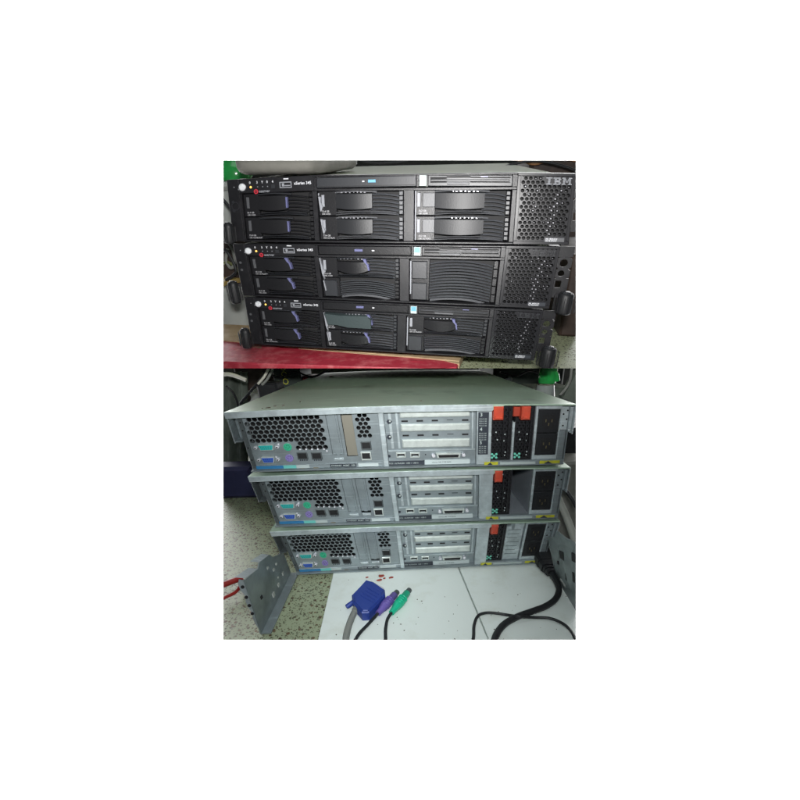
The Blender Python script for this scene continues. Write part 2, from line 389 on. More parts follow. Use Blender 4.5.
def hard_drive(root, P, u0, v0, u1, v1, style):
    """caddy with lever, release catch, print and louvres"""
    w = u1 - u0; st = P.st
    body = kid(MB(st, P).box(u0 + .6, v0 + .5, u0 + w * .22, v1 - .5, 4, 14, .8), 'hard_drive', BLACKG, root)
    kid(MB(st, P).box(u0 + w * .22, v0 + .5, u1 - .6, v1 - .5, 12, 15), 'drive_recess', DARK, body)  # near-black sheet: painted shade in the gaps between the louvres
    hm = {'left': GLOSS, 'mid': LEVM, 'right': LEVM, 'open': CHARP, 'dark': GLOSS}[style]
    lm = MB(st, P)
    if style == 'right':
        lm.box(u0 + 3.5, v0 + 4, u0 + 7.5, v0 + 21, 2.2, 4, .4)
        sq = MB(st, P).box(u0 + 11, v0 + 4, u0 + w * .22 - .5, v0 + 21, 1.6, 4, .5); kid(sq, 'label_plate', GREYP, body)
    else: lm.box(u0 + 5, v0 + 5, u0 + 9, v0 + 20, 3, 4, .4)
    kid(lm, 'indicator_window', GREYPR if style != 'left' else GREYP, body)
    hu1 = u0 + w * {'left': .64, 'mid': .64, 'right': .73, 'open': .66, 'dark': .62}[style]
    h = MB(st, P)
    if style == 'open':
        h.prism([(u0 + 3, v0 + 1), (u0 + 30, v0 + 3), (u0 + w * .6, v0 + 2), (hu1, v0 + 9), (hu1, v0 + 24), (u0 + 40, v0 + 24), (u0 + 22, v0 + 20), (u0 + 8, v0 + 20)], -7, 4, .8)
    else: handle_shape(h, u0 + w * .22, v0 + (3.5 if style != 'dark' else 6), hu1, v0 + (22 if style != 'dark' else 18.5), 3, 5.5 if style != 'left' else 3.5, 2. if style != 'dark' else 6.5)
    hh = kid(h, 'lever', hm, body)
    if style in ('left', 'open', 'dark'):
        c = MB(st, P); a = hu1
        if style == 'left' and not P.lav: c.box(a - 1.4, v0 + 6, a + .8, v0 + 20, -1.2, 5, .4)
        else: c.prism([(a - 8, v0 + 1.5), (a - 3.5, v0 + 2), (a - 2, v0 + 7), (a + .3, v0 + 10), (a + 1.6, v0 + 19), (a - .4, v0 + 19), (a - 2, v0 + 11), (a - 6, v0 + 6)], -2.4, 5, .4)
        kid(c, 'release_catch', LAV, body)
    # arc rail above and under the lever, louvres to the right
    fn = MB(st, P)
    curved_fins(fn, hu1 - 3, v0 + 3.5, u1 - 7, v1 - 1, 6, 1.5, 1.5, 6, .5, tilt=2.2)
    ar = MB(st, P)
    curved_fins(ar, u0 + w * .2, v1 - 5.2, u1 - 10, v1 - .2, 2, 2.4, 4, 4, .5)
    curved_fins(ar, u0 + w * .2, v0 + 1.2, hu1 + 6, v0 + 4., 1, 1.6, 4, 4, .8)
    kid(ar, 'arched_rail', GREYP if style in ('mid', 'right') else MIDP, body)  # lighter grey on mid and right drives paints a highlight along the arcs
    kid(fn, 'louvre', BLACKG if style == 'left' else FINM, body)
    rb = MB(st, P)
    for k in range(5): rb.box(u1 - 6.2, v0 + 2 + k * (v1 - v0 - 3) / 5, u1 - 1.2, v0 + 1 + (k + 1) * (v1 - v0 - 3) / 5, 4, 11, .5)
    kid(rb, 'side_rib', {'left': BLACKG}.get(style, MIDP if style != 'mid' else GREYP), body)
    j1, j2 = random.uniform(-.8, .8), random.uniform(-.4, .3)
    tx = MB(st, P).text(random.choice(('36.4 GB', '73.4 GB', '18.2 GB')), u0 + 5 + j1, v1 - 5.2 + j2, 3.2, 3.7, bold=.05).text(random.choice(('10K ULTRA320', '10K U320', '15K ULTRA3')), u0 + 5 + j1, v1 - 1.9 + j2, 3.0, 3.7, bold=.05)
    kid(tx, 'capacity_print', mat('dim_print', (.42, .42, .44), .5), body)
    if style != 'left':
        sp = MB(st, P)
        for k in range(7): sp.box(hu1 - 42 + k * 5.3 + random.uniform(-1, 1), v0 + 1.6 + random.uniform(-.4, .5), hu1 - 40 + k * 5.3, v0 + 2.5 + random.uniform(0, .5), .2, 2)
        kid(sp, 'pale_spot', mat('glint_speck', (.34, .34, .37), .35, .3), body)  # small pale specks above the lever
    return body

def filler(root, P, u0, v0, u1, v1, squares, n):
    st = P.st; w = u1 - u0
    b = MB(st, P).box(u0 + .6, v0 + .5, u0 + w * .23, v1 - .5, 6, 14, .8)
    body = kid(b, 'filler_panel', BLACKG, root)
    kid(MB(st, P).box(u0 + w * .23, v0 + .5, u1 - .6, v1 - .5, 13, 15), 'filler_recess', DARK, body)  # same painted dark behind the filler louvres
    f = MB(st, P); curved_fins(f, u0 + w * .22, v0 + 7, u1 - 8, v1 - 1.5, n, 6.5, 5, 8, .6, tilt=2); kid(f, 'louvre', FINM, body)
    g = MB(st, P); curved_fins(g, u0 + w * .24, v1 - 3, u1 - 14, v1 + 2, 1, 6, 6, 8, .7, tilt=2); kid(g, 'bottom_louvre', GREYP, body)
    q = MB(st, P); hh = (v1 - v0) / squares
    for k in range(squares): q.box(u0 + 3.5, v0 + 4.5 + k * hh, u0 + w * .20, v0 + hh - 2 + k * hh, 2.5, 6, .8)
    kid(q, 'grip_plate', MIDP, body)
    rb = MB(st, P)
    for k in range(5): rb.box(u1 - 7, v0 + 2 + k * (v1 - v0 - 3) / 5, u1 - 1.2, v0 + 1 + (k + 1) * (v1 - v0 - 3) / 5, 4, 11, .5)
    kid(rb, 'side_rib', BLACKG, body)

def front_server(i, label):
    P = Panel(UP, UQ[i], UW, UH, .0045 if i == 0 else .001); P.lav = i > 0
    st = UP
    base = P((UW / 2, UH, 0)); root = thing(st, 'rack_server', label, 'server', base, 'rack servers stacked with their fronts showing')
    dz = 0
    kid(MB(st, P).box(19, 1.2, 443, 85.6, 16, 700), 'chassis', COVER, root)
    # moulded front frame: every window between the bars is left open
    b = MB(st, P)
    b.box(17, 0, 125.5, 19, 0, 15, .8)                       # panel with the lamps
    b.box(0, 0, 17, 86, .4, 4, .6)                          # left edge
    b.box(17, 19, 20, 84, 0, 16, .5).box(122, 19, 129, 84, 0, 16, .6)
    b.box(125.5, 0, 392, 2.2, 0, 16, .6).box(129, 16.2, 392, 19.4, 0, 16, .5)
    b.box(125.5, 2.2, 129, 19, 0, 16, .5).box(264, 2.2, 267, 16.2, .5, 16, .3).box(385.8, 2.2, 391.9, 16.1, .2, 16, .3).box(277.3, 2.2, 278.8, 16.1, .4, 16)
    b.box(247, 19.4, 261.5, 84, -.5, 16, .8).box(386, 19.4, 392, 84, 0, 16, .6)
    b.box(17, 84, 392, 86.6, -.6, 16, .7)
    kid(b, 'front_frame', BLACK, root)
    kid(MB(st, P).box(20, 19, 386, 84, 15.2, 15.9), 'bay_backing', DARK, root)
    # grille
    g = MB(st, P)
    g.hexgrid(396, 3.5, 458, 82, 5.9, 2.5, 0, 3.5, sy=.94, off=2.6, hole=lambda u, v: not (u > 424 and v < 13 and i >= 0) and not (u > 431 and v > 76))
    g.box(392, 0, 462, 3.5, 0, 15, .5).box(392, 82, 462, 86.6, 0, 15, .5).box(392, 3.5, 396, 82, 0, 15, .4).box(458, 3.5, 462, 82, 0, 15, .4)
    gr = kid(g, 'vent_grille', GRILLEB, root)
    kid(MB(st, P).box(396, 3.5, 458, 82, 14, 15), 'grille_backing', DARK, root)  # plain dark sheet standing in for the unlit space behind the holes
    ds = MB(st, P)
    random.seed(40 + i)
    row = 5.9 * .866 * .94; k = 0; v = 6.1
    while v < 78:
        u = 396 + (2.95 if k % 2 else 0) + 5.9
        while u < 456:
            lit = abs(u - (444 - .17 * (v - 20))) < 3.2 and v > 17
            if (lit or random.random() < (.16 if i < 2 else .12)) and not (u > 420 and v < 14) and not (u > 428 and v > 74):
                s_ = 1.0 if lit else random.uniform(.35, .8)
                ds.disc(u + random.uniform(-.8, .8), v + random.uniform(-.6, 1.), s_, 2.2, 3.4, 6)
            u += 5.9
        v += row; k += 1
    kid(ds, 'painted_grille_glint', mat('glint_speck', (.34, .34, .37), .35, .3), root)  # pale discs paint flash glints into the grille holes
    # three big letters on the grille
    lt = MB(st, P); LX, LY, LH = 426.5, 5.0, 8.4
    def S(x0, y0, x1, y1):
        x0 *= .93; x1 *= .93; lt.box(LX + x0, LY + y0, LX + x1, LY + y1, -1.4, .4, .15)
    q = LH / 6
    for a in range(6):                                       # slab letters cut in stripes
        y0, y1 = a * q, a * q + q * .78
        if a in (0, 5): S(0, y0, 8, y1)
        else: S(2.6, y0, 5.4, y1)
        if a in (0, 5): S(9.3, y0, 18.2, y1)
        elif a in (1, 4): S(11, y0, 13.6, y1); S(16.2, y0, 19.2, y1)
        else: S(11, y0, 18, y1)
        if a == 0: S(20.6, y0, 24.8, y1); S(29, y0, 33.2, y1)
        elif a == 5: S(20.6, y0, 25.4, y1); S(28.4, y0, 33.2, y1)
        else:
            S(22, y0, 24.2, y1); S(29.6, y0, 31.8, y1)
            if a in (1, 2, 3): S(24.2 + .6 * (a - 1), y0, 25.7 + .6 * (a - 1), y1); S(28.1 - .6 * (a - 1), y0, 29.6 - .6 * (a - 1), y1)
    kid(lt, 'brand_letters', {0: GREYPR, 1: MIDP, 2: MIDP}[i], root)
    rl = MB(st, P).box(431, 77.5, 456, 83, -.7, .2, .3)
    rp = kid(rl, 'rating_label', GREYP if i == 0 else BLACKL, root)
    kid(MB(st, P).text('345  8670-21X', 432.5, 79.9, 2.4, -.95, bold=.08).text('US 78 KPXXT', 432.5, 82.3, 2.4, -.95, bold=.08), 'serial_print', WHITEP, rp)
    # lamps and switch
    for nm, uu in (('indicator_lamp', 35), ('indicator_lamp', 45), ('indicator_lamp', 52.5), ('indicator_lamp', 59.5)):
        kid(MB(st, P).disc(uu, 11.2, 1.5 if uu < 40 else .7, -.5, .5, 10), nm, AMBER if uu < 40 else GREYPR, root)
    ic = MB(st, P).box(64.5, 9, 70, 14, -.25, .3, .2)
    ic2 = MB(st, P)
    for t_, uu in (('0', 33), ('3', 43.5), ('Y', 50.8), ('0', 58), ('4', 66)): ic2.text(t_, uu, 6.8, 4.4, -.12, bold=.1)
    ic2.box(83, 2.0, 90, 3.4, -.2, .1)
    kid(ic, 'reset_button', MIDP, root); kid(ic2, 'lamp_symbol', WHITEP, root)
    bt = MB(st, P).disc(23, 10.7, 4.9, -4, 1, 22, 1.6); kid(bt, 'power_button', BUTTON, root)
    kid(MB(st, P).ring(23, 10.7, 5.1, 6.3, -.5, .4), 'button_ring', MIDP, root)
    kid(MB(st, P).box(16, 12.3, 19.5, 14.2, -.3, .2).box(9.5, 9.6, 11, 10.8, -.2, .5), 'small_mark', GREYPR, root)
    em = MB(st, P).ring(42, 17.2, 1.7, 3.2, -.25, .2); kid(em, 'red_ring_emblem', REDP, root)
    kid(MB(st, P).box(39.8, 16.7, 44.2, 17.5, -.35, .2), 'emblem_bar', REDP, root)
    kid(MB(st, P).text('eserver', 46.2, 18.6, 5.2, -.15, bold=.1), 'emblem_print', GREYPR, root)
    us = MB(st, P).box(77, 6.2, 94, 7.4, -.6, .3).box(77, 13, 94, 14, -.6, .3).box(77, 7.4, 78.2, 13, -.6, .3).box(93, 7.4, 94, 13, -.6, .3).box(80.5, 8, 83.5, 12, -.8, .3).box(84, 10.5, 92, 11.7, -.6, .3)
    kid(us, 'usb_socket', GREYPR, root)
    kid(MB(st, P).text('xSeries 345', 97.5, 10.4, 5.2, -.15, bold=.1), 'model_print', WHITEP, root)
    # optical drive, sticker, floppy drive
    od = kid(MB(st, P).box(129.6, 3, 263.6, 15.6, .8 if i else -.8, 15, .7), 'optical_drive', BLACKG if i else MIDP, root)
    tag_u = 200 if i == 0 else 183
    kid(MB(st, P).box(tag_u, 7, tag_u + 10 if i == 0 else tag_u + 11.5, 10.4, -1.2, .9, .2), 'drive_badge', CYANP if i == 0 else LAV, od)
    kid(MB(st, P).box(192 if i == 0 else 208, 8.2, 195 if i == 0 else 211.5, 9.6, -1.2, .9), 'drive_lamp', WHITEP, od)
    kid(MB(st, P).box(131, 13.6, 262, 14.1, .6 if i else -1., .9), 'tray_seam', DARK, od)
    s0 = 267.5
    stk = kid(MB(st, P).box(s0, 2.9, s0 + 9.5, 15.4, -.9, .4, .3), 'case_badge', LABW if i == 0 else WHITEL, root)
    if i: kid(MB(st, P).box(s0 + .8, 3.6, s0 + 8.7, 11, -1.1, -.8), 'badge_print', CYANP, stk); kid(MB(st, P).ring(s0 + 4.6, 7.3, 1.6, 2.3, -1.25, -1.05, 12), 'badge_swirl', BLUEP, stk)
    fd = kid(MB(st, P).box(279, 3, 385.6, 15.6, .5, 15, .6), 'floppy_drive', MIDP if i == 0 else BLACK, root)
    f2 = MB(st, P).box(282, 5.2, 303, 7.4, -.6, .6).box(303, 4.2, 333, 6, -.2, .6, .2).box(333, 5, 383, 6.3, -.6, .6).box(282, 10.4, 303, 11.6, -.6, .6).box(333, 10.6, 383, 11.4, -.6, .6)
    kid(f2, 'disk_slot', DARK, fd)
    kid(MB(st, P).box(304, 11.4, 332, 14, -1.6, .6, .5), 'eject_bar', GREYP, fd)
    kid(MB(st, P).box(282, 7.6, 382, 10.2, -1, .6, .6), 'flap', MIDP, fd)
    kid(MB(st, P).box(346, 4.3, 355, 5.4, -1, .5), 'drive_lamp', LAV, fd)
    # drives: left, middle, right bay, two rows each
    R0, R1, R2 = 19.6, 51.7, 83.8
    hard_drive(root, P, 20, R0, 122, R1, 'left'); hard_drive(root, P, 20, R1, 122, R2, 'left')
    if i == 0:
        for a, c in ((R0, R1), (R1, R2)): hard_drive(root, P, 129, a, 247, c, 'mid'); hard_drive(root, P, 261.5, a, 386, c, 'right')
    elif i == 1:
        hard_drive(root, P, 129, R0, 247, R1, 'dark'); filler(root, P, 129, R1, 247, R2, 1, 7); filler(root, P, 261.5, R0, 386, R2, 2, 13)
    else:
        hard_drive(root, P, 129, R0, 247, R1, 'open'); hard_drive(root, P, 129, R1, 247, R2, 'dark')
        hard_drive(root, P, 261.5, R0, 386, R1, 'dark'); filler(root, P, 261.5, R1, 386, R2, 1, 7)
    wm = MB(st, P)
    if i == 0: wm.box(130.5, 22, 132, 25, -.4, 1).prism([(130.5, 26), (134, 27), (133.6, 34), (136, 40), (134, 45), (132.5, 45)], -.6, 4).prism([(132, 55), (135, 56), (134.6, 64), (138, 71), (136, 75), (134.5, 72)], -.6, 4).box(262.4, 21, 263.6, 82, -.4, 4)
    else:
        wm.box(262.6, 23, 264.2, 72, -.4, 4)
        wm.prism([(129.6, 21), (130.8, 21), (134, 38), (137.6, 41), (134.4, 45), (134.8, 54), (132, 45)], -.6, 4).prism([(132.5, 56), (133.8, 56), (136, 72), (134.6, 72)], -.6, 4)
    kid(wm, 'pale_edge_mark', GREYPR, root)  # thin pale marks along the bay edges
    # ears and captive screws
    er = MB(st, P)
    er.box(462, 0, 481, 14, 1.5, 3.5, .3).plate_hole(462, 14, 481, 30, 470.5, 22, 5.3, 1.5, 3.5).plate_hole(462, 30, 481, 43, 469.5, 36, 4.3, 1.5, 3.5).box(462, 43, 481, 46, 1.5, 3.5).box(472, 46, 481, 56, 1.5, 3.5).box(462, 46, 464, 56, 1.5, 3.5).box(462, 56, 481, 70, 1.5, 3.5, .3)
    kid(er, 'rack_ear', BLACK, root)
    e2 = MB(st, P)
    for vv in (22, 34): e2.disc(6.5, vv + 8, 2.1, .1, .8, 10)
    kid(e2, 'ear_hole', GREYP if i else MIDP, root)
    kid(MB(st, P).ring(9.5, 36, 5, 5.8, -.2, .5), 'ear_mark', MIDP, root) if i == 0 else None
    KN = {0: [(231, 222, 243, 7.4)], 1: [(236.6, 280, 302, 7.6), (563, 290, 312, 10.5)], 2: [(248, 327, 346, 7.6), (546.3, 344, 365, 10.5)]}[i]
    for (kx, ky0, ky1, r_) in KN:
        ua, va = P.inv(kx, ky0); ub, vb = P.inv(kx, ky1)
        c0 = P(((ua + ub) / 2, vb - 1.5, -r_ - .5)); c1 = P(((ua + ub) / 2, va + 1, -r_ - .5)); c = MB(st)
        ax = (c1 - c0); Lh = ax.length; R = r_ / 1000; un = ax.normalized(); sd = un.orthogonal(); up = un.cross(sd)
        c.lathe(c0, [(R * .86, 0), (R * .96, .001), (R, .003), (R, Lh - .003), (R * .93, Lh - .001), (R * .82, Lh)], 24, ax)
        for a in range(24):
            t = 2 * math.pi * a / 24; o_ = (sd * math.cos(t) + up * math.sin(t)) * R
            c.tube([c0 + o_ + ax * .12, c0 + o_ + ax * .86], .0004, 4, cap=False, sub=0)
        k_ = kid(c, 'thumb_screw', RUB, root)
        kid(MB(st).lathe(c0 + un * Lh, [(R * .6, 0), (R * .55, .0012), (R * .2, .0016)], 16, ax), 'screw_head', MIDP if r_ > 9 else BLACKG, k_)
        kid(MB(st, P).box((ua + ub) / 2 - 3, (va + vb) / 2 - 4, (ua + ub) / 2 + 3, (va + vb) / 2 + 4, -6, 2), 'screw_mount', BLACKG, k_)
    return P

front_server(0, 'topmost of the three black fronted servers, two levered drives in each of its three bays')
front_server(1, 'middle black fronted server, plain ribbed filler panel in its right bay, between two others')
PU3 = front_server(2, 'lowest black fronted server, resting on the red plank, one grey drive lever swung out')

# ---- what stands round the upper stack
h = UP.hit
struct(MB(UP).box(-1.6, -.9, 1.6, 1.3, -.032, -.2).build('floor', TERR_U))
struct(MB(UP).box(-2.2, 1.3, 2.2, 1.34, -.3, 2.4).build('back_wall', WALLD))
def poly_z(st, pts, z): return [tuple(st.hit(x, y, 2, z).xy) for x, y in pts]
# red plank under the stack
top = poly_z(UP, [(205, 338), (300, 345), (380, 351.5), (440, 355.5), (459.5, 360.3), (455, 368), (440, 379), (380, 377), (300, 377), (200, 371)], 0)
hd = [(top[0][0], top[0][1]), (top[4][0], top[4][1])]
back = [(hd[1][0] + .02, hd[1][1] + .12), (hd[0][0] - .02, hd[0][1] + .16)]
pl = MB(UP); pl.prism([top[0]] + [top[4]] + back, -.001, -.016)
w_ = thing(UP, 'red_plank', 'flat worn red plank with bare wooden rim under the lowest black fronted server', 'plank', (top[0][0], top[0][1], -.03))
kid(pl, 'wooden_rim', RAWWOOD, w_)
fr = MB(UP); z0, z1 = -.003, -.031
fr.prism([top[0], top[1], top[2], top[3], top[4], (top[4][0] - .004, top[4][1] - .02), (top[3][0] + .005, top[3][1] - .045), (top[1][0], top[1][1] - .075), (top[0][0] - .01, top[0][1] - .09)], z0, z1, .002)
kid(fr, 'painted_board', REDPAINT, w_)
r2 = MB(UP)
e0, e1, e2_, e3 = [Vector((*top[k], 0)) for k in (1, 2, 3, 4)]
for a, b_ in ((e0, e1), (e1, e2_), (e2_, e3)):
    r2.add([(a.x, a.y - .010, -.0022), (b_.x, b_.y - .010, -.0022), (b_.x, b_.y + .03, -.0022), (a.x, a.y + .03, -.0022), (a.x, a.y - .010, -.012), (b_.x, b_.y - .010, -.012), (b_.x, b_.y + .03, -.012), (a.x, a.y + .03, -.012)], [(0, 1, 2, 3), (4, 5, 6, 7), (0, 1, 5, 4), (2, 3, 7, 6), (1, 2, 6, 5), (0, 3, 7, 4)])
kid(r2, 'bare_edge', RAWWOOD, w_)
# tan card left of the plank, then pale paper sheets, ochre strip, cables
def slab_px(st, pts, z, th, name, m, label, cat, group=None):
    return tag(MB(st).prism(poly_z(st, pts, z), z, z - th, .001).build(name, m), label, cat, group)
slab_px(UP, [(205, 318), (238, 323), (262, 340), (262, 349), (205, 341)], -.003, .027, 'cardboard_piece', TANC, 'scuffed tan piece of cardboard between the red plank and the pale paper sheets', 'cardboard')
slab_px(UP, [(205, 279), (222, 276), (240, 272), (244, 277), (226, 281), (205, 287)], h(225, 280, 1, .115).z, .008, 'wood_strip', YELW, 'thin ochre wooden strip lying on the pale paper pile beside the middle server', 'wood strip')
a0 = h(205, 177, 1, .03); 
def block(st, px0, px1, pytop, Y, dep, z0, name, m, label, cat, bev=.004):
    a = st.hit(px0, pytop, 1, Y); b = st.hit(px1, pytop, 1, Y); zt = (a.z + b.z) / 2
    return tag(MB(st, lambda p: Vector((p[0], p[2], p[1]))).box(a.x, z0, b.x, zt, Y, Y + dep, bev).build(name, m), label, cat)
def pile(px1, y0, y1, Y, dep, name, m, label, cat):
    a = h(150, y0, 1, Y); b_ = h(px1, y0, 1, Y); z1_ = h(px1, y1, 1, Y).z if y1 else -.03
    return tag(MB(UP, lambda p: Vector((p[0], p[2], p[1]))).box(a.x, z1_ + .0005, b_.x, b_.z, Y, Y + dep, .004).build(name, m), label, cat)
pile(231, 183, 240, .14, .16, 'grey_box', PAPER, 'pale grey carton left of the topmost black fronted server, under the green bottle', 'box')
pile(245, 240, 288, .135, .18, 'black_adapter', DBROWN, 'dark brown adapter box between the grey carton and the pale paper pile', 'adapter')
pile(262, 288, None, .13, .2, 'paper_stack', PAPER, 'pale grey pile of paper behind the tan cardboard at the left edge', 'paper stack')
for k, (pts, lab) in enumerate([([(215, 192), (226, 203), (233, 213), (240, 226)], 'black cable curving down across the pale grey carton'),
             ([(216, 262), (224, 250), (231, 258), (236, 272), (226, 280)], 'black cable looped above the ochre wooden strip'),
             ([(215, 246), (226, 238), (238, 252), (242, 275)], 'black cable hanging beside the middle black fronted server')]):
    tag(MB(UP).tube([h(x, y, 1, .10 + .008 * k) for x, y in pts], .0028, 8).build('black_cable', RUB), lab, 'cable', 'black cables left of the black fronted servers')
tag(MB(UP).tube([h(x, y, 1, .12) for x, y in [(229, 243), (233, 251), (235, 262), (231, 268), (226, 260), (228, 249)]], .0030, 8).build('white_cable', CABG), 'short pale grey cable loop among the black cables', 'cable')
block(UP, 190, 250, 240, .34, .08, -.03, 'black_adapter', DBROWN, 'dark brown adapter box behind the pale grey cable loop', 'adapter')
# green bottle, grey bag on the top server
def bottle(st, cx, Y, z0, z1, r, m, capm, label, name='green_bottle'):
    t = thing(st, name, label, 'bottle', (cx, Y, z0))
    H = z1 - z0
    kid(MB(st).lathe(Vector((cx, Y, z0)), [(r * .9, 0), (r, H * .03), (r, H * .2), (r * .94, H * .23), (r, H * .26), (r, H * .6), (r * .93, H * .63), (r, H * .66), (r, H * .72), (r * .45, H * .9), (r * .4, H * .94)], 32), 'bottle_body', m, t)
    kid(MB(st).lathe(Vector((cx, Y, z0 + H * .94)), [(r * .47, 0), (r * .47, H * .05), (r * .4, H * .06)], 24), 'cap', capm, t)
    return t
g0 = h(235, 172, 1, .22); gz = h(231, 183, 1, .14).z
bottle(UP, g0.x, .22, gz + .001, gz + .24, .031, GREENB, GREENB, 'ribbed green plastic bottle standing on the pale grey carton at upper left')
# cushion-like grey bag: rounded block
def pillow(st, x0, x1, y0, y1, z0, z1, name, m, label, cat, e=5.):
    n1, n2 = 28, 14; vs = []; cx, cy, cz = (x0 + x1) / 2, (y0 + y1) / 2, (z0 + z1) / 2
    sg = lambda v, p: math.copysign(abs(v) ** p, v)
    for j in range(n2 + 1):
        b = -math.pi / 2 + math.pi * j / n2
        for i in range(n1):
            a = 2 * math.pi * i / n1; p = 2 / e
            vs.append((cx + (x1 - x0) / 2 * sg(math.cos(b), p) * sg(math.cos(a), p), cy + (y1 - y0) / 2 * sg(math.cos(b), p) * sg(math.sin(a), p), cz + (z1 - z0) / 2 * sg(math.sin(b), p * .6)))
    fs = [(j * n1 + i, j * n1 + (i + 1) % n1, (j + 1) * n1 + (i + 1) % n1, (j + 1) * n1 + i) for j in range(n2) for i in range(n1)]
    return tag(MB(st).add(vs, fs, True).build(name, m), label, cat)
ztop = h(400, 174.5, 1, 0).z + .001
pa, pb = h(245, 176, 1, .05), h(324, 172, 1, .05)
PT = Panel(UP, UQ[0], UW, UH, .0045)((60, 0, 0)).z
pillow(UP, pa.x, pb.x, .003, .33, PT + .001, ztop + .12, 'grey_bag', CLOTH, 'rounded grey cloth bag lying on the left end of the topmost black fronted server', 'bag', 9.)
block(UP, 300, 353, 159, .60, .05, ztop, 'dark_case', DGREEN, 'dark green grey case lying far back on the topmost black fronted server', 'case')
w0 = h(350, 163, 1, .52)
tag(MB(UP).lathe(Vector((w0.x, .52, ztop + .001)), [(.007, 0), (.008, .006), (.005, .012), (.005, .03)], 14).build('white_plug', WHITEP), 'tiny white plug standing in front of the dark green grey case', 'plug')
tag(MB(UP, lambda p: Vector((p[0], p[2], p[1]))).box(.25, -.03, .62, .5, .56, .8, .01).build('dark_cabinet', DBROWN), 'tall dark brown cabinet behind the right end of the topmost black fronted server', 'cabinet')
c0 = h(500, 158, 1, .50); c1 = h(560, 163, 1, .5)
tag(MB(UP).tube([h(x, y, 1, .54) for x, y in [(498, 157), (520, 160), (535, 164), (556, 158), (580, 161)]], .003, 8).build('copper_cable', mat('copper_brown', (.35, .17, .07), .5)), 'thin copper brown cable in front of the dark brown cabinet', 'cable')
# wall side at right behind the screws
block(UP, 571.5, 600, 255, .22, .2, -.03, 'black_case', DBROWN, 'black case standing on the floor right of the lowest servers', 'case')

for k, (pts, Y, m_, lab) in enumerate((([(500, 168), (518, 163), (538, 161), (560, 165), (580, 172)], .50, RUB, 'black cable drooping low in front of the dark brown cabinet'),
        ([(352, 158), (372, 163), (398, 162), (420, 157)], .56, RUB, 'black cable sagging at the far back edge of the topmost black fronted server'),
        ([(216, 196), (226, 188), (234, 196), (240, 214)], .125, CABG, 'pale grey cable bent over the upper half of the pale grey carton'),
        ([(216, 270), (226, 262), (236, 268), (246, 280)], .12, mat('olive_cable', (.12, .13, .05), .5), 'olive cable beside the black loop above the ochre wooden strip'))):
    tag(MB(UP).tube([h(x, y, 1, Y) for x, y in pts], .0026, 8).build('loose_cable', m_), lab, 'cable')
# ================================================================== LOWER PLACE : server backs
LW, LH = 442., 87.
LQ = [[(226, 411.5), (574.5, 403.6), (566, 463.5), (245.5, 471.5)],
      [(249.5, 475), (568.8, 466), (560, 517), (269.8, 526)],
      [(271, 529.5), (558.5, 519.3), (546, 561.5), (291, 573.5)]]
P1 = Panel(LO, LQ[0], LW, LH, .0035)
def R(*a): return P1.rect(*a)
def C(x, y): return P1.inv(x, y)

def dsub(root, P, x, y, w, hgt, m, name):
    """D-shaped socket with shell, coloured insert and two hex nuts"""
    u, v = C(x, y); st = P.st
    def D(w_, h_): return [(u - w_ / 2, v - h_ / 2), (u + w_ / 2, v - h_ / 2), (u + w_ / 2 + .2, v - h_ / 2 + 1), (u + w_ / 2 - 1.6, v + h_ / 2), (u - w_ / 2 + 1.6, v + h_ / 2), (u - w_ / 2 - .2, v - h_ / 2 + 1)]
    o = kid(MB(st, P).prism(D(w, hgt), -4, .5, .5), name, SLOT, root)
    kid(MB(st, P).prism(D(w - 2, hgt - 2.2), -4.5, -3.5), 'socket_insert', m, o)
    pin = MB(st, P)
    for k in range(5): pin.disc(u - w * .32 + k * w * .16, v - 1.1, .45, -4.7, -4.4, 6); pin.disc(u - w * .26 + k * w * .14, v + 1.3, .45, -4.7, -4.4, 6)
    kid(pin, 'pin_hole', DARK, o)
    for s_ in (-1, 1):
        kid(MB(st, P).disc(u + s_ * (w / 2 + 4), v, 2.3, -4.5, .5, 6, .5), 'hex_nut', DOT, o)
        kid(MB(st, P).disc(u + s_ * (w / 2 + 4), v, 1.1, -4.8, -4.3, 8), 'nut_hole', DARK, o)

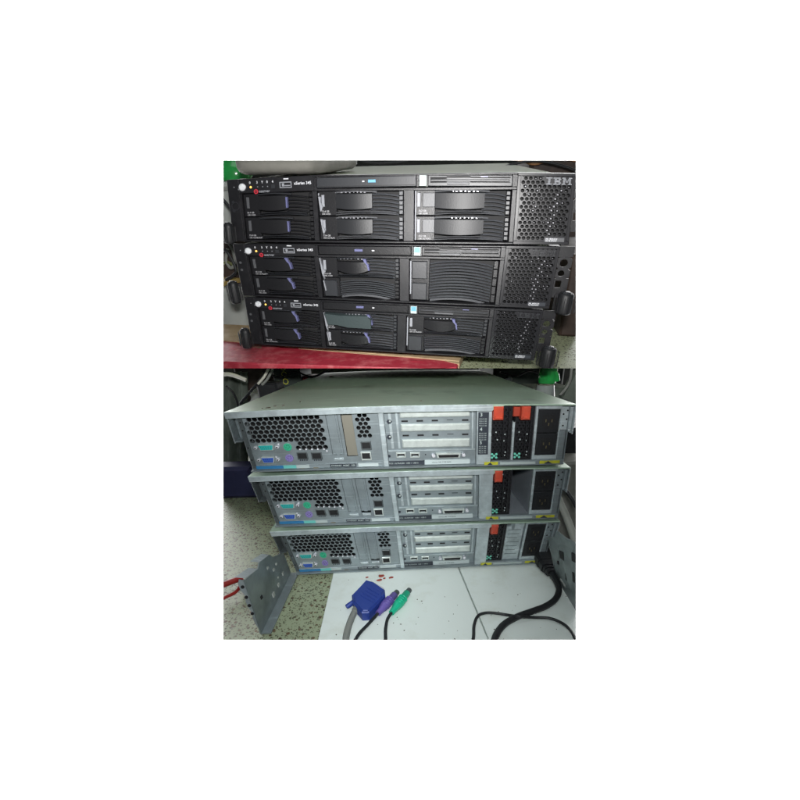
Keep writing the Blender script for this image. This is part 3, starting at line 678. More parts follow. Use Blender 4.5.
def rear_server(i, label):
    P = Panel(LO, LQ[i], LW, LH, .0035 if i == 0 else .0015); st = LO
    root = thing(st, 'rack_server', label, 'server', P((LW / 2, LH, 0)), 'rack servers stacked with their backs showing')
    U = lambda x, y=438: C(x, y)[0]
    V = lambda y, x=400: C(x, y)[1]
    DEP = 610
    lu = U(491.5, 406)
    # top cover with its folded lip
    cv = MB(st, P)
    n = 24; vs = []
    for k in range(n + 1):
        u = LW * k / n; lip = 8.6 if u < lu else 1.6
        vs += [(u, 0, DEP), (u, 0, -6.2), (u, .9, -7), (u, lip, -7), (u, lip, -5.4), (u, 2.0, -5.4), (u, 2.0, DEP)]
    cv.add(vs, [(7 * k + j, 7 * k + j + 1, 7 * k + 8 + j, 7 * k + 7 + j) for k in range(n) for j in range(6)] + [tuple(range(7)), tuple(range(7 * n, 7 * n + 7))])
    kid(cv, 'top_cover', COVERT, root)
    lp = MB(st, P)
    for k in range(n):
        a, b = lu * k / n, lu * (k + 1) / n
        lp.add([(a, .9, -7.4), (b, .9, -7.4), (b, 8.4, -7.4), (a, 8.4, -7.4), (a, .2, -6.6), (b, .2, -6.6)], [(0, 1, 2, 3), (4, 5, 1, 0)])
    kid(lp, 'cover_lip', STEELL, root)
    # case: sides, bottom, dark inside
    uL, uR = 17., LW - 12
    cs = MB(st, P).box(uL - 7, 8.8, uL - 5.5, 86, 1, DEP - 5).box(uR + 6, 2.2, uR + 7.5, 86, -2, DEP - 5).box(uL - 7, 84.4, uR + 6, 86, -6, DEP - 5).box(uL - 7, 8.8, uL + .5, 84.2, 2, 3.5)
    kid(cs, 'case', STEEL, root)
    kid(MB(st, P).box(uL - 4.5, 2.4, U(491), 84, 24, 26), 'dark_interior', DARK, root)  # near-black sheet in place of the shade inside the case
    # left rail bracket
    lf = MB(st, P).box(0, 8.8, 1.6, 43, -5, 120, .3).box(1.6, 40, uL - 7.2, 42, -5, 100).box(3, 12, 9.4, 39.5, 10, 12)
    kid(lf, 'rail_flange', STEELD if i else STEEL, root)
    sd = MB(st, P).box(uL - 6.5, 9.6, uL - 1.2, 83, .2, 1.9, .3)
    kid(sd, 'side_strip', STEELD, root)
    dt = MB(st, P)
    for vv in (16, 27, 52, 70): dt.disc(uL - 4, vv, 1.1, -.1, .4, 8)
    kid(dt, 'side_hole', DARK, root)
    # back panel: pierced sheet
    uA0, uA1 = uL + .6, U(328, 438)
    hA0 = C(249.5, 416)[0]
    def holeA(u, v):
        if u < uA0 + 3: return False
        if v < V(436.8, 290) + 4.6: return v > 8.6
        if v < V(441, 300) + 1.5: return u > U(282.5, 440)
        return u > U(295.5, 445) and v < V(448.8, 310)
    g = MB(st, P)
    g.hexgrid(uA0, 9, uA1, 78, 7.15, 3.38, 0, 1.6, hole=holeA, sy=.96, off=3.5)
    uC0, uC1 = U(357.5), U(373)
    g.hexgrid(uC0, 9, uC1, 78, 6.6, 3.0, 0, 1.6, hole=lambda u, v: v < V(439, 365), sy=.96, off=3.3)
    g.box(uC1, 9, U(380.6), 78, 0, 1.6)
    # slot zone with two slots between them
    a0_, a1_ = U(329.5), U(341.3); b0_, b1_ = U(344.2), U(355.3); vb = V(456.5, 345)
    g.box(uA1, 9, a0_, 78, 0, 1.6).box(a1_, 9, b0_, 78, 0, 1.6).box(b1_, 9, uC0, 78, 0, 1.6).box(a0_, V(455, 335), a1_, 78, 0, 1.6).box(b0_, vb, b1_, 78, 0, 1.6)
    g.box(uA0, 78, U(380.6), 84.2, -1.2, 1.6, .4)                     # label ledge
    # PCI zone
    e0, e1 = U(386.3), U(476)
    g.box(e0, 9, e1, 84.2, 3.2, 4.4)
    kid(g, 'rear_panel', STEEL, root)
    # slot covers
    for q, (x0, x1) in enumerate(((a0_, a1_), (b0_, b1_))):
        openslot = (i == 0 and q == 1)
        if openslot:
            kid(MB(st, P).box(x0 + .4, 9, x1 - .4, vb, 4, 6), 'card_edge', BROWNM, root); continue
        c = MB(st, P).box(x0 + .5, 9, x1 - .5, V(455, 335) - .4, .6, 2)
        k_ = kid(c, 'slot_cover', STEEL, root)
        m_ = (x0 + x1) / 2; hw = (x1 - x0) * .30
        kid(MB(st, P).prism([(m_ - hw, 9.5), (m_ + hw, 9.5), (m_ + hw, 62), (m_ + hw * .5, 66), (m_ - hw * .5, 66), (m_ - hw, 62)], -.8, .7, .7), 'pressed_rib', STEEL, k_)
        kid(MB(st, P).box(m_ - hw * 1.4, 70, m_ + hw * 1.4, 74, -1.6, .7, .6), 'slot_latch', STEELL, k_)
    # bar between halves, post
    kid(MB(st, P).box(U(380.8), 8.8, U(386), 84.3, -4, 4, .8), 'divider_bar', STEELL, root)
    kid(MB(st, P).box(U(476.3), 8.8, U(490.8), 84.3, -3.6, 4, .6), 'support_post', STEELL, root)
    # expansion covers
    vc = [(412.6, 417.2), (424, 431), (439.3, 447.5)]
    x0, x1 = U(401.8), U(470)
    for (y0, y1) in vc:
        kid(MB(st, P).box(x0, V(y0, 435) if y0 > 413 else 9.2, x1, V(y1, 435), -.4, 3.4, 1.6), 'expansion_cover', SLOT, root)
    ds = MB(st, P)
    for yy in (421, 435.4):
        for k in range(5):
            cx = U(406 + k * 14.9); ds.box(cx - 4.2, V(yy, 435) - 1.1, cx + 4.2, V(yy, 435) + (1.1 if k != 3 else -.4), 2.6, 3.4)
    kid(ds, 'vent_dash', DARK, root)
    kid(MB(st, P).box(U(390.5), 9.2, U(393), V(449, 392), 1.4, 3.3).box(U(397.5), 9.2, U(399.5), V(449, 392), 1.4, 3.3).box(U(387), V(450.2, 430), U(475.5), V(450.2, 430) + 1.3, 1.8, 3.3).box(U(472), 10, U(473.4), V(449, 470), 1.6, 3.3), 'panel_fold', STEELL, root)
    for yy in (422, 437.5, 456.6):
        u, v = C(389.3, yy)
        k_ = kid(MB(st, P).disc(u, v, 3.6 if yy < 450 else 2, 1.2, 3.4, 6, .5), 'case_screw', BLACKL, root)
        if yy < 450: kid(MB(st, P).disc(u + .8, v - .8, 1.2, .9, 1.4, 8), 'screw_pale_spot', SLOT, k_)  # pale off-centre disc on the dark screw head
    for cx in (401, 415):
        a, b = C(cx, 455.8); k_ = kid(MB(st, P).box(a - 6.4, b - 4, a + 6.4, b + 3.6, 1.2, 3.4, .6), 'usb_socket', SLOT, root)
        kid(MB(st, P).box(a - 5, b - 2.4, a + 5, b + 1.2, .8, 1.4), 'socket_opening', DARK, k_)
        kid(MB(st, P).box(a - 3.6, b + .2, a + 3.6, b + 1.5, .5, 1), 'contact_tongue', WHITEL, k_)
    a, b = C(448.5, 455.6)
    k_ = kid(MB(st, P).prism([(a - 17, b - 3.8), (a + 17, b - 3.8), (a + 15.4, b + 3.2), (a - 15.4, b + 3.2)], -1.2, 3.4, .6), 'parallel_socket', SLOT, root)
    kid(MB(st, P).prism([(a - 14, b - 1.6), (a + 14, b - 1.6), (a + 13, b + 2.4), (a - 13, b + 2.4)], -1.6, -1), 'socket_opening', DARK, k_)
    for s_ in (-1, 1): kid(MB(st, P).disc(a + s_ * 20.5, b - .3, 2.6, -1.8, 3.4, 8, .5), 'hex_nut', DOT, k_)
    kid(MB(st, P).disc(*C(425.7, 455.2), .9, 2.6, 3.4, 8), 'panel_hole', DARK, root)
    # sockets left
    dsub(root, P, 267, 447, 20, 8.6, TEAL, 'serial_socket'); dsub(root, P, 269, 459.4, 17, 8.8, BLUES, 'video_socket')
    for (x, y, m_) in ((287.8, 446.9, GREENS), (289.6, 457.9, PURPS)):
        u, v = C(x, y); k_ = kid(MB(st, P).ring(u, v, 3.9, 5.3, -1.6, .4, 18), 'round_socket', m_, root)
        kid(MB(st, P).disc(u, v, 3.8, -.4, .3, 16), 'socket_insert', m_, k_)
        pn = MB(st, P)
        for q in range(6): pn.disc(u + 2.2 * math.cos(q * 1.05), v + 2.2 * math.sin(q * 1.05), .5, -.7, -.3, 6)
        kid(pn, 'pin_hole', DARK, k_)
    for x in (302.8, 317):
        u, v = C(x, 456.5); k_ = kid(MB(st, P).box(u - 7, v - 6.4, u + 7, v + 4.2, -1.4, .4, .5), 'network_socket', STEELD, root)
        kid(MB(st, P).box(u - 5.6, v - 5, u + 5.6, v + 2.4, -1.8, -1.2), 'socket_opening', DARK, k_)
        c = MB(st, P)
        for q in range(4): c.box(u - 5 + q * 2.9, v + 4.6, u - 3.4 + q * 2.9, v + 6.2, -.7, .4)
        kid(c, 'contact_lamp', BLACKL, k_)
    for y in (445.6, 456):
        u, v = C(366.3, y); k_ = kid(MB(st, P).box(u - 6.8, v - 6.2, u + 6.8, v + 6, -1.8, .4, .6), 'network_socket', SLOT if (y > 450) else STEELD, root)
        kid(MB(st, P).box(u - 5.4, v - 4.6, u + 5.4, v + 3.4, -2.2, -1.5), 'socket_opening', DARK, k_)
    for (x, y) in ((278.6, 444.2), (327, 451), (276.3, 457), (300, 449.3), (306, 449.3), (312, 449.3), (318, 449.3), (324, 449)):
        kid(MB(st, P).disc(*C(x, y), 1.3, -1, .4, 8, .3), 'rivet', DOT, root)
    # printed strips on the ledge
    def strip(x0, x1, m_, nm='printed_strip', v0=78.8, v1=83.4): return kid(MB(st, P).box(U(x0, 468), v0, U(x1, 468), v1, -1.7, -1.1), nm, m_, root)
    strip(257, 284, LABB); strip(284.2, 297, LABG); strip(297.2, 310, LABW)
    k_ = strip(331, 357, BLACKL); kid(MB(st, P).text('ETHERNET  MGMT  1000', U(332, 468), 82, 3, -1.8, bold=.05, stretch=1.0), 'strip_print', LABW, k_)
    strip(359, 379, WHITEL); 
    for x in (303, 316): kid(MB(st, P).disc(*C(x, 467.5), 4, -1.5, -1.1, 10, ry=1.2), 'oval_mark', BROWNM, root)
    k_ = kid(MB(st, P).box(U(388, 463), 77.8, U(424.5, 463), 83.8, 1.2, 3.2), 'dark_label', BLACKL, root)
    kid(MB(st, P).text('SCSI  ULTRA320   USB 1  USB 2', U(389, 463), 81.8, 3, 1.1, bold=.03, stretch=1.), 'label_print', LABW, k_)
    k_ = kid(MB(st, P).box(U(425, 463), 77.2, U(470, 463), 83.8, 1.0, 3.2), 'white_label', WHITEL, root)
    kid(MB(st, P).text('xSeries 345 TYPE 8670', U(432, 463), 81.6, 2.8, .9, bold=.03), 'label_print', BLACKL, k_)
    # ---------------- power supply side
    s0 = U(491.2); sE = U(557)
    vt, vbt = 3.2, V(459.4, 520)
    kid(MB(st, P).box(s0, vbt + .2, LW - 6, 85.8, -4.5, 20, .5), 'bay_ledge', STEEL, root)
    def psu(x0, x1, xt0, xt1, recess=0):
        a, b = U(x0), U(x1)
        c = MB(st, P); c.box(a, vt, b, vbt, 7.2, 300)
        m_ = a + (b - a) * .5
        c.box(a, vt, a + 1, vbt, .2, 7.1).box(b - 1.2, vt, b, vbt, .2, 7.1).box(a + 1, vbt - 1.4, b - 1.2, vbt, .2, 7.1)
        o = kid(c, 'power_supply', BLACKG, root)
        kid(MB(st, P).hexgrid(a + 1, vt, b - 1.2, vbt - 1.4, 5, 1.9, 1, 3.2, sy=1.0, off=1.5, n=6), 'fan_mesh', GLOSS, o)
        kid(MB(st, P).box(m_ + 1.5, vt + 4, m_ + 3, vbt - 6, -2.5, .9, .5).box(b - 5.5, vt + 2, b - 4, vbt - 3, -2.5, .9, .5), 'pull_handle', GLOSS, o)
        t0, t1 = U(xt0, 412), U(xt1, 412)
        kid(MB(st, P).box(t0, 2.6, t1, V(418.8, 497), -10, .8, 1.2), 'release_tab', ORANGE, o)
        kid(MB(st, P).box(t0 + 1.5, V(415.5, 497), t1 - 1.5, V(417.6, 497), -11.4, -9.8, .5), 'tab_ridge', ORANGE, o)
        if recess: kid(MB(st, P).box(t0 - 9, 4, t0 - .3, V(416, 520), -4, .8, .8), 'release_tab', mat('dark_orange_tab', (.30, .04, .022), .45), o)
        gx, gy = a + 5.5, vbt - 6
        gs = MB(st, P)
        for (dx, dy) in ((-3, -2.5), (0, 0), (3, 2.5), (-3, 2.5), (3, -2.5)): gs.disc(gx + dx, gy + dy, 1.7, .2, .9, 8)
        kid(gs, 'green_mark', mat('mint_print', (.16, .55, .42), .4), o)
        ls = MB(st, P)
        for (fx, fy) in ((.22, .46), (.3, .6), (.62, .62), (.7, .9), (.66, .5), (.5, .1), (.72, .84)): ls.box(a + (b - a) * fx, vt + (vbt - vt) * fy, a + (b - a) * fx + 1.3, vt + (vbt - vt) * fy + 1.8, .1, .9)
        kid(ls, 'status_lamp', WHITEL, o)
        return o
    if i == 0:
        psu(490.8, 511.2, 492, 501.8); kid(MB(st, P).box(U(511.5), V(422, 512), U(513.8), vbt, -2, 20, .4), 'bay_divider', STEELL, root)
        psu(514.2, 532.6, 519.6, 528.4, 1)
    else:
        psu(490.8, 511.2, 492.6, 500.8)
        a, b = U(511.6), U(532.6)
        if i == 1:      # empty bay: five inner walls
            vs = [(a, vt, 1), (b, vt, 1), (b, vbt, 1), (a, vbt, 1), (a, vt, 300), (b, vt, 300), (b, vbt, 300), (a, vbt, 300)]
            kid(MB(st, P).add(vs, [(0, 1, 5, 4), (1, 2, 6, 5), (2, 3, 7, 6), (3, 0, 4, 7), (4, 5, 6, 7)]), 'empty_bay', mat('bay_steel', (.30, .325, .36), .45, .3), root)
        else:
            k_ = kid(MB(st, P).box(a, 12, b - 1, vbt, .5, 20, .8).box(a + 7, vt, b - 1, 12, .5, 20), 'blank_plate', STEELL, root)
            vn = MB(st, P)
            for q in range(7): vn.box(a + 3, 18 + q * 8, b - 5 - (q % 3) * 2, 18.8 + q * 8, .2, .5)
            kid(vn, 'blank_groove', STEELD, k_)
            kid(MB(st, P).box(a + 8, 3.4, a + 11.5, 17, -3, .5, .5), 'blank_grip', STEEL, k_)
    # socket column
    fa, fb = U(533), U(558.2)
    fr_ = kid(MB(st, P).box(fa, vt - .5, fa + 3.4, vbt, -2.5, 20, .5).box(fa + 3.4, vbt - 6, fb, vbt, -2, 20, .4).box(fa + 3.4, vt - .5, fb, vt + 4, -2, 20, .4).box(fb - 1.5, vt + 4, fb, vbt - 6, -2, 20, .3), 'socket_frame', STEELL, root)
    for (v0, v1) in ((vt + 4.5, (vt + vbt) / 2 - .6), ((vt + vbt) / 2 + .2, vbt - 6.4)):
        o = kid(MB(st, P).box(fa + 3.8, v0, fb - 1.8, v1, -1, 4, .8), 'inlet_socket', RUB, root)
        m1, m2 = (fa + fb) / 2 + 1.2, (v0 + v1) / 2
        kid(MB(st, P).prism([(m1 - 8, m2 - 9), (m1 + 8, m2 - 9), (m1 + 8, m2 + 6), (m1 + 5, m2 + 10), (m1 - 5, m2 + 10), (m1 - 8, m2 + 6)], -1.3, -.7), 'inlet_opening', DARK, o)
        pn = MB(st, P)
        for (dx, dy) in ((-4, -1), (4, -1), (0, 4)): pn.box(m1 + dx - .7, m2 + dy - 2, m1 + dx + .7, m2 + dy + 2, -2.2, -1.2)
        kid(pn, 'inlet_pin', mat('dull_brass', (.10, .085, .05), .5, .3), o)
    # right outer bracket
    ra, rb = fb + .4, LW
    v31 = V(431, 560)
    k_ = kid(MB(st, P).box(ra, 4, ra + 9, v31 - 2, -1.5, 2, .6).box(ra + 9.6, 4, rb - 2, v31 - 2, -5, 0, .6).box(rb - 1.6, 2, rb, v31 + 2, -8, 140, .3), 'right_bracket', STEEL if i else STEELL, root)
    hl = MB(st, P)
    for (dx, dy) in ((2, 14), (7, 9), (7, 21), (3, 30)): hl.disc(ra + dx, dy, 1.2, -2, -1.2, 8)
    kid(hl, 'bracket_hole', DARK, k_)
    kid(MB(st, P).box(ra, v31 - 1.5, rb - 7, 84, -1.5, 60, .5), 'side_plate', STEEL, root)
    # yellow warning labels
    for (x0, x1) in ((483.5, 497), (538, 558)):
        a, b = C(x0, 464)[0], C(x1, 463)[0]; y0 = vbt + 1.2
        k_ = kid(MB(st, P).box(a, y0, b, 85, -5.2, -4.4), 'warning_label', YEL, root)
        kid(MB(st, P).prism([(a + (b - a) * .42, y0 + .5), (a + (b - a) * .62, 84.4), (a + (b - a) * .22, 84.4)], -5.5, -5), 'warning_triangle', BLACKL, k_)
    kid(MB(st, P).box(C(499, 464)[0], vbt + 2, C(534, 463)[0], 84.6, -5, -4.4), 'part_label', LABW, root)
    # vertical numbered label on the post (only the top server)
    if i == 0:
        a, b = U(477.4), U(487.6); v1_ = V(453.6, 482)
        k_ = kid(MB(st, P).box(a, 10.5, b, v1_, -4.3, -3.5), 'slot_label', BLACKL, root)
        tx = MB(st, P)
        for t_, yy in (('3', 16), ('4', 35.5), ('5', 54)): tx.text(t_, a + 2.2, yy, 6.4, -4.5, bold=.12)
        for y0 in (17.5, 37, 55.5):
            for q in range(4): tx.text('PCI-X 100', a + 1.2, y0 + 2.8 + q * 3, 2.3, -4.5, bold=.02)
        kid(tx, 'label_print', LABW, k_)
    return P

rear_server(0, 'topmost of the silver backed servers, with two orange tabbed power supplies and a bare lid')
rear_server(1, 'middle silver backed server, with an open empty bay beside its one orange tab')
PL3 = rear_server(2, 'lowest silver backed server, on the white boards, pale blank plate beside its orange tab')

random.seed(5)
lid = [o for o in bpy.data.objects if o.get('label', '').startswith('topmost of the silver')][0]
for k, (x, y, w_) in enumerate(((268, 406.3, 2.2), (275, 404.8, 1.6), (283, 404.2, 1.8), (262, 407, 1.2), (331, 376, 6), (421, 401, 1.2), (300, 401, 1.2))):
    p = LO.hit(x, y, 2, P1((200, 0, 0)).z); zt = P1((max(5, min(437, (p.x - P1((0, 0, 0)).x) * 1000 / .97)), 0, 0)).z
    kid(MB(LO).prism([(p.x + w_ * .001 * math.cos(q) * random.uniform(.6, 1.6), p.y + w_ * .001 * math.sin(q) * random.uniform(.8, 2)) for q in [j * .9 for j in range(7)]], zt + .0006, zt - .001), 'rust_speck', SPECK, lid)
# ---- ground of the lower place
lh = LO.hit
struct(MB(LO).box(-1.4, -1.2, 1.4, 1.5, -.009, -.2).build('floor', TERR_L))
struct(MB(LO).box(-2., 1.5, 2., 1.54, -.3, 2.2).build('back_wall', WALLD))
def board(pts, label):
    pz = poly_z(LO, pts, 0.); t = thing(LO, 'white_board', label, 'board', (pz[0][0], pz[0][1], -.009), 'white boards under the silver backed servers')
    kid(MB(LO).prism(pz, -.0006, -.009, .0007), 'board_panel', BOARD, t); return t, pz
b1, pz1 = board([(333.5, 572), (455, 560), (490.5, 645), (316.5, 645)], 'larger white board under the connectors, left of the thin dark seam')
b2, pz2 = board([(456.2, 560), (600, 545), (640, 645), (491.8, 645)], 'right white board under the black power cord, right of the thin dark seam')
# extend both boards under the stack
for t, x0, x1, lab in ((b1, lh(333.5, 572, 2, 0).x, lh(455, 560, 2, 0).x, ''), (b2, lh(456.2, 560, 2, 0).x, .6, '')):
    y0 = max(p[1] for p in (pz1 if t is b1 else pz2)) - .001
    kid(MB(LO).prism([(x0, y0 - .03), (x1, y0 - .03), (x1, y0 + .55), (x0, y0 + .55)], -.0012, -.009), 'board_underlay', BOARD, t)
random.seed(11)
for t, (x0, x1) in ((b1, (330, 470)), (b2, (480, 575))):
    sp = MB(LO)
    for k in range(34 if t is b1 else 18):
        px, py = random.uniform(x0, x1), random.uniform(574, 640)
        if t is b1 and (px < 334 - (py - 573) * .22 + 3 or px > 456 + (py - 562) * .42 - 2): continue
        if t is b2 and px < 459 + (py - 562) * .43 + 2: continue
        p = lh(px, py, 2, 0); r_ = random.choice((.0004, .0005, .0006, .0007, .0012)); a = random.uniform(0, 6)
        sp.prism([(p.x + r_ * random.uniform(.5, 1.2) * math.cos(a + q), p.y + r_ * random.uniform(.4, 1.) * math.sin(a + q)) for q in (0, 1.1, 2.2, 3.2, 4.2, 5.3)], -.0001, -.0005)
    for k in range(1 if t is b1 else 0):
        px, py = random.uniform(x0 + 10, x1 - 10), random.uniform(590, 635)
        if t is b2 and px < 490: continue
        p = lh(px, py, 2, 0); a = random.uniform(.6, 1.2); q = random.uniform(.006, .02)
        d = Vector((math.cos(a), math.sin(a), 0)) * q; nrm = Vector((-d.y, d.x, 0)).normalized() * .0003
        sp.prism([tuple((p + nrm).xy), tuple((p + d + nrm).xy), tuple((p + d - nrm).xy), tuple((p - nrm).xy)], -.0001, -.0005)
    kid(sp, 'stain_mark', SPECK, t)
for k, (x, y, w, a) in enumerate(((367, 577.5, .0045, .1), (381, 576, .009, 0), (379.5, 580.3, .008, .4), (391, 577.8, .007, .5), (384.5, 578.4, .004, .2))):
    p = lh(x, y, 2, 0)
    poly = [(p.x + w * .55 * math.cos(q) * random.uniform(.7, 1.2), p.y + w * .36 * math.sin(q + a) * random.uniform(.6, 1.2)) for q in [j * .785 for j in range(8)]]
    o = MB(LO).prism(poly, .0012, .0, .0003).build('paint_flake', FLAKE)
    tag(o, 'brick red paint flake on the white board between lowest silver server and blue connector', 'flake', 'brick red paint flakes')

# ---- connectors and their cables
def px3(pts, z): return [lh(x, y, 2, z) for x, y in pts]
t = thing(LO, 'monitor_cable', 'blue monitor plug with grey cable lying on the white board', 'cable', lh(367, 600, 2, 0))
body = [(366.3, 582), (374, 584), (385, 591.5), (385.2, 597), (376, 607.5), (369, 614.5), (362, 615), (352.8, 604.5), (352, 597)]
bd = kid(MB(LO).prism([tuple(p.xy) for p in px3(body, .011)], .0165, .001, .0028), 'plug_hood', VGAB, t)
hc = [lh(x, y, 2, .0165) for x, y in [(365.8, 584.5), (373.5, 586.5), (382.5, 592.5), (382.5, 596.5), (374, 605.3), (368, 611.3), (363, 611.5), (355.6, 603.5), (354.6, 597.5)]]
kid(MB(LO).prism([tuple(p.xy) for p in hc], .0182, .0160, .0011), 'hood_top', VGAB, bd)
for g_ in range(4):
    e0_, e1_ = lh(360.5 + g_ * 2.1, 595 - g_ * 2.6, 2, .018), lh(373 + g_ * 2.1, 602.4 - g_ * 2.6, 2, .018)
    dd_ = (e1_ - e0_).normalized(); nn_ = Vector((-dd_.y, dd_.x, 0)) * .0007
    kid(MB(LO).prism([tuple((e0_ + nn_).xy), tuple((e1_ + nn_).xy), tuple((e1_ - nn_).xy), tuple((e0_ - nn_).xy)], .0188, .018), 'grip_rib', VGAB, bd)
s0_, s1_ = lh(368, 583, 2, .007), lh(384, 592, 2, .007)
sv = (s1_ - s0_).normalized(); sn = Vector((-sv.y, sv.x, 0)) * .004
kid(MB(LO).prism([tuple((s0_ + sv * .002).xy), tuple((s1_ - sv * .002).xy), tuple((s1_ - sv * .003 + sn).xy), tuple((s0_ + sv * .003 + sn).xy)], .0105, .0035, .0006), 'metal_shell', DOT, bd)
kid(MB(LO).prism([tuple(p.xy) for p in px3([(356, 598.5), (371, 605.5), (369.5, 607.2), (354.5, 600.3)], .0165)], .0172, .016), 'hood_ridge', VGAB, bd)
for (x0, y0, x1, y1) in ((353.5, 602, 346.5, 607), (368.5, 611, 363, 616.3)):
    a, b = lh(x0, y0, 2, .008), lh(x1, y1, 2, .006)
    kid(MB(LO).lathe(a, [(.0035, 0), (.0035, (b - a).length * .9), (.0028, (b - a).length)], 14, b - a), 'hand_screw', VGAB, bd)
kid(MB(LO).tube(px3([(358, 606), (354, 613), (350.5, 621), (347.5, 630), (346, 638), (345, 648)], .005), .0042, 12), 'cord', CABG, t)
kid(MB(LO).tube(px3([(362, 602), (358.5, 606), (355.5, 611)], .007), .0055, 12), 'cord_sleeve', CABG, t)
def ps2(tip, mid, end, m, label, cord):
    t = thing(LO, 'keyboard_cable', label, 'cable', lh(*mid, 2, 0))
    a, b, c = lh(*tip, 2, .007), lh(*mid, 2, .007), lh(*end, 2, .006)
    ax = c - a; L_ = ax.length
    q = kid(MB(LO).lathe(a + ax * .12, [(.0046, 0), (.0052, .0006), (.0052, L_ * .28), (.0062, L_ * .3), (.0062, L_ * .6), (.0048, L_ * .68), (.004, L_ * .86)], 12, ax), 'plug_grip', m, t)
    for g_ in (.36, .44, .52, .60): kid(MB(LO).lathe(a + ax * g_, [(.0062, 0), (.0069, .0004), (.0069, .0011), (.0062, .0015)], 14, ax), 'grip_ring', m, q)
    kid(MB(LO).lathe(a - ax * .02, [(.0036, 0), (.004, .0005), (.004, L_ * .15)], 16, ax), 'plug_tip', STEELD, t)
    kid(MB(LO).lathe(a - ax * .022, [(.003, 0), (.003, .0003)], 16, ax), 'tip_core', DARK, t)
    kid(MB(LO).tube([c - ax * .04] + [lh(x, y, 2, .0035) for x, y in cord], .0021, 10), 'cord', RUB, t)
ps2((397, 592), (388, 602.5), (377.5, 614), PS2P, 'purple round plug with black cord, between the blue plug and the green plug', [(373, 619), (366, 626.5), (359, 634), (352, 646)])
ps2((409.3, 590), (401, 601), (391, 613.5), PS2G, 'green round plug with black cord on the white board', [(387.8, 618.5), (386, 626), (385.5, 634), (386.2, 648)])
t = thing(LO, 'power_cord', 'thick black power cord with its socket plug leaning at the lowest silver server', 'power cord', lh(548, 580, 2, 0))
A, B = lh(543, 556.5, 2, .014), lh(557.5, 583.5, 2, .007)
ax = B - A; L_ = ax.length; axn = ax.normalized(); sd = axn.cross(Vector((0, 0, 1))).normalized(); up = sd.cross(axn)
def obox(mb, c, hx, hy, l):
    pr = [(-hx, -hy * .6), (-hx * .7, -hy), (hx * .7, -hy), (hx, -hy * .6), (hx, hy * .6), (hx * .7, hy), (-hx * .7, hy), (-hx, hy * .6)]
    vs = [c + sd * p[0] + up * p[1] for p in pr] + [c + axn * l + sd * p[0] * .9 + up * p[1] * .9 for p in pr]
    mb.add(vs, [tuple(range(8)), tuple(range(8, 16))] + [(i, (i + 1) % 8, 8 + (i + 1) % 8, 8 + i) for i in range(8)])
pb_ = MB(LO); obox(pb_, A - axn * .009, .0155, .011, .026); obox(pb_, A + axn * .0172, .013, .0095, .011); obox(pb_, A + axn * .030, .0105, .008, .004); obox(pb_, A + axn * .036, .009, .007, .004)
pg = kid(pb_, 'plug_body', RUB, t)
kid(MB(LO).tube([A + axn * .022, A + axn * .036, B], lambda s_: .0064 - .0022 * s_, 12), 'strain_relief', RUB, pg)
kid(MB(LO).tube([B - axn * .004] + px3([(559, 590), (555.5, 599), (546, 606), (533, 611), (519, 616), (506, 623), (498.5, 631), (494.5, 640), (493, 650)], .0045), .0043, 12), 'cord', RUB, t)
tag(MB(LO).tube(px3([(472, 650), (473.6, 636), (474.2, 625), (477.5, 616.5), (484, 613.2), (494, 613), (508, 615)], .0032) + px3([(519, 616.5)], .0105) + px3([(533, 617.4), (548, 618), (559, 621.5), (568, 627.5), (574, 636), (577, 646)], .0032), .002, 10).build('black_wire', RUB), 'thin black wire crossing over the thick power cord on the right white board', 'wire')

# ---- rail brackets left and right
def bracket(name, label, TL, TR, BR, BL, outline, holes, flange, m, th=.0014, side=1):
    """standing sheet-metal plate; TL.. are its corner points, outline runs 0..1 in both directions"""
    t = thing(LO, name, label, 'rail bracket', BL)
    f = lambda a, b: (TL * (1 - a) + TR * a) * (1 - b) + (BL * (1 - a) + BR * a) * b
    nrm = (TR - TL).cross(BL - TL).normalized() * th
    n = len(outline); vs = [f(*p) for p in outline] + [f(*p) + nrm for p in outline]
    kid(MB(LO).add(vs, [tuple(range(n)), tuple(range(n, 2 * n))] + [(i, (i + 1) % n, n + (i + 1) % n, n + i) for i in range(n)]), 'plate', m, t)
    hm = MB(LO); hd_ = MB(LO)
    for (a, b, da, db, lit) in holes:
        q = [f(a - da, b - db), f(a + da, b - db), f(a + da, b + db), f(a - da, b + db)]
        k_ = nrm * .25; (hm if lit else hd_).add([p - k_ for p in q] + [p + nrm * 1.25 for p in q], [(0, 1, 2, 3), (4, 5, 6, 7), (0, 1, 5, 4), (1, 2, 6, 5), (2, 3, 7, 6), (3, 0, 4, 7)])
    if hm.V: kid(hm, 'bright_slot', PAPER, t)
    if hd_.V: kid(hd_, 'slot_opening', DARK, t)
    return t, f, nrm
BLp, BRp = lh(262, 635, 2, -.008), lh(291.5, 574, 2, -.008)
TLp = lh(244, 579, 1, BLp.y); TRp = lh(283, 551, 1, BRp.y)
t, f, nr = bracket('rail_bracket', 'grey sheet metal rail bracket with slots standing on the speckled floor at left', TLp, TRp, BRp, BLp,
    [(0, .02), (.3, .0), (.36, -.10), (.62, -.14), (.7, -.02), (.86, .02), (.95, -.02), (1, .0), (1, 1), (0, 1)],
    [(.62, .28, .02, .035, 1), (.5, .12, .02, .03, 1), (.72, .2, .018, .03, 1), (.45, .75, .022, .05, 1), (.62, .72, .018, .045, 1), (.8, .62, .018, .05, 1), (.66, .55, .01, .02, 1), (.2, .5, .02, .03, 0)], 0, RAILM)
fl = MB(LO); a, b = f(0, 1), f(1, 1)
fl.prism([(a.x, a.y), (b.x, b.y), (b.x + .012, b.y), (a.x + .012, a.y)], -.005, -.0065); kid(fl, 'foot_flange', STEEL, t)
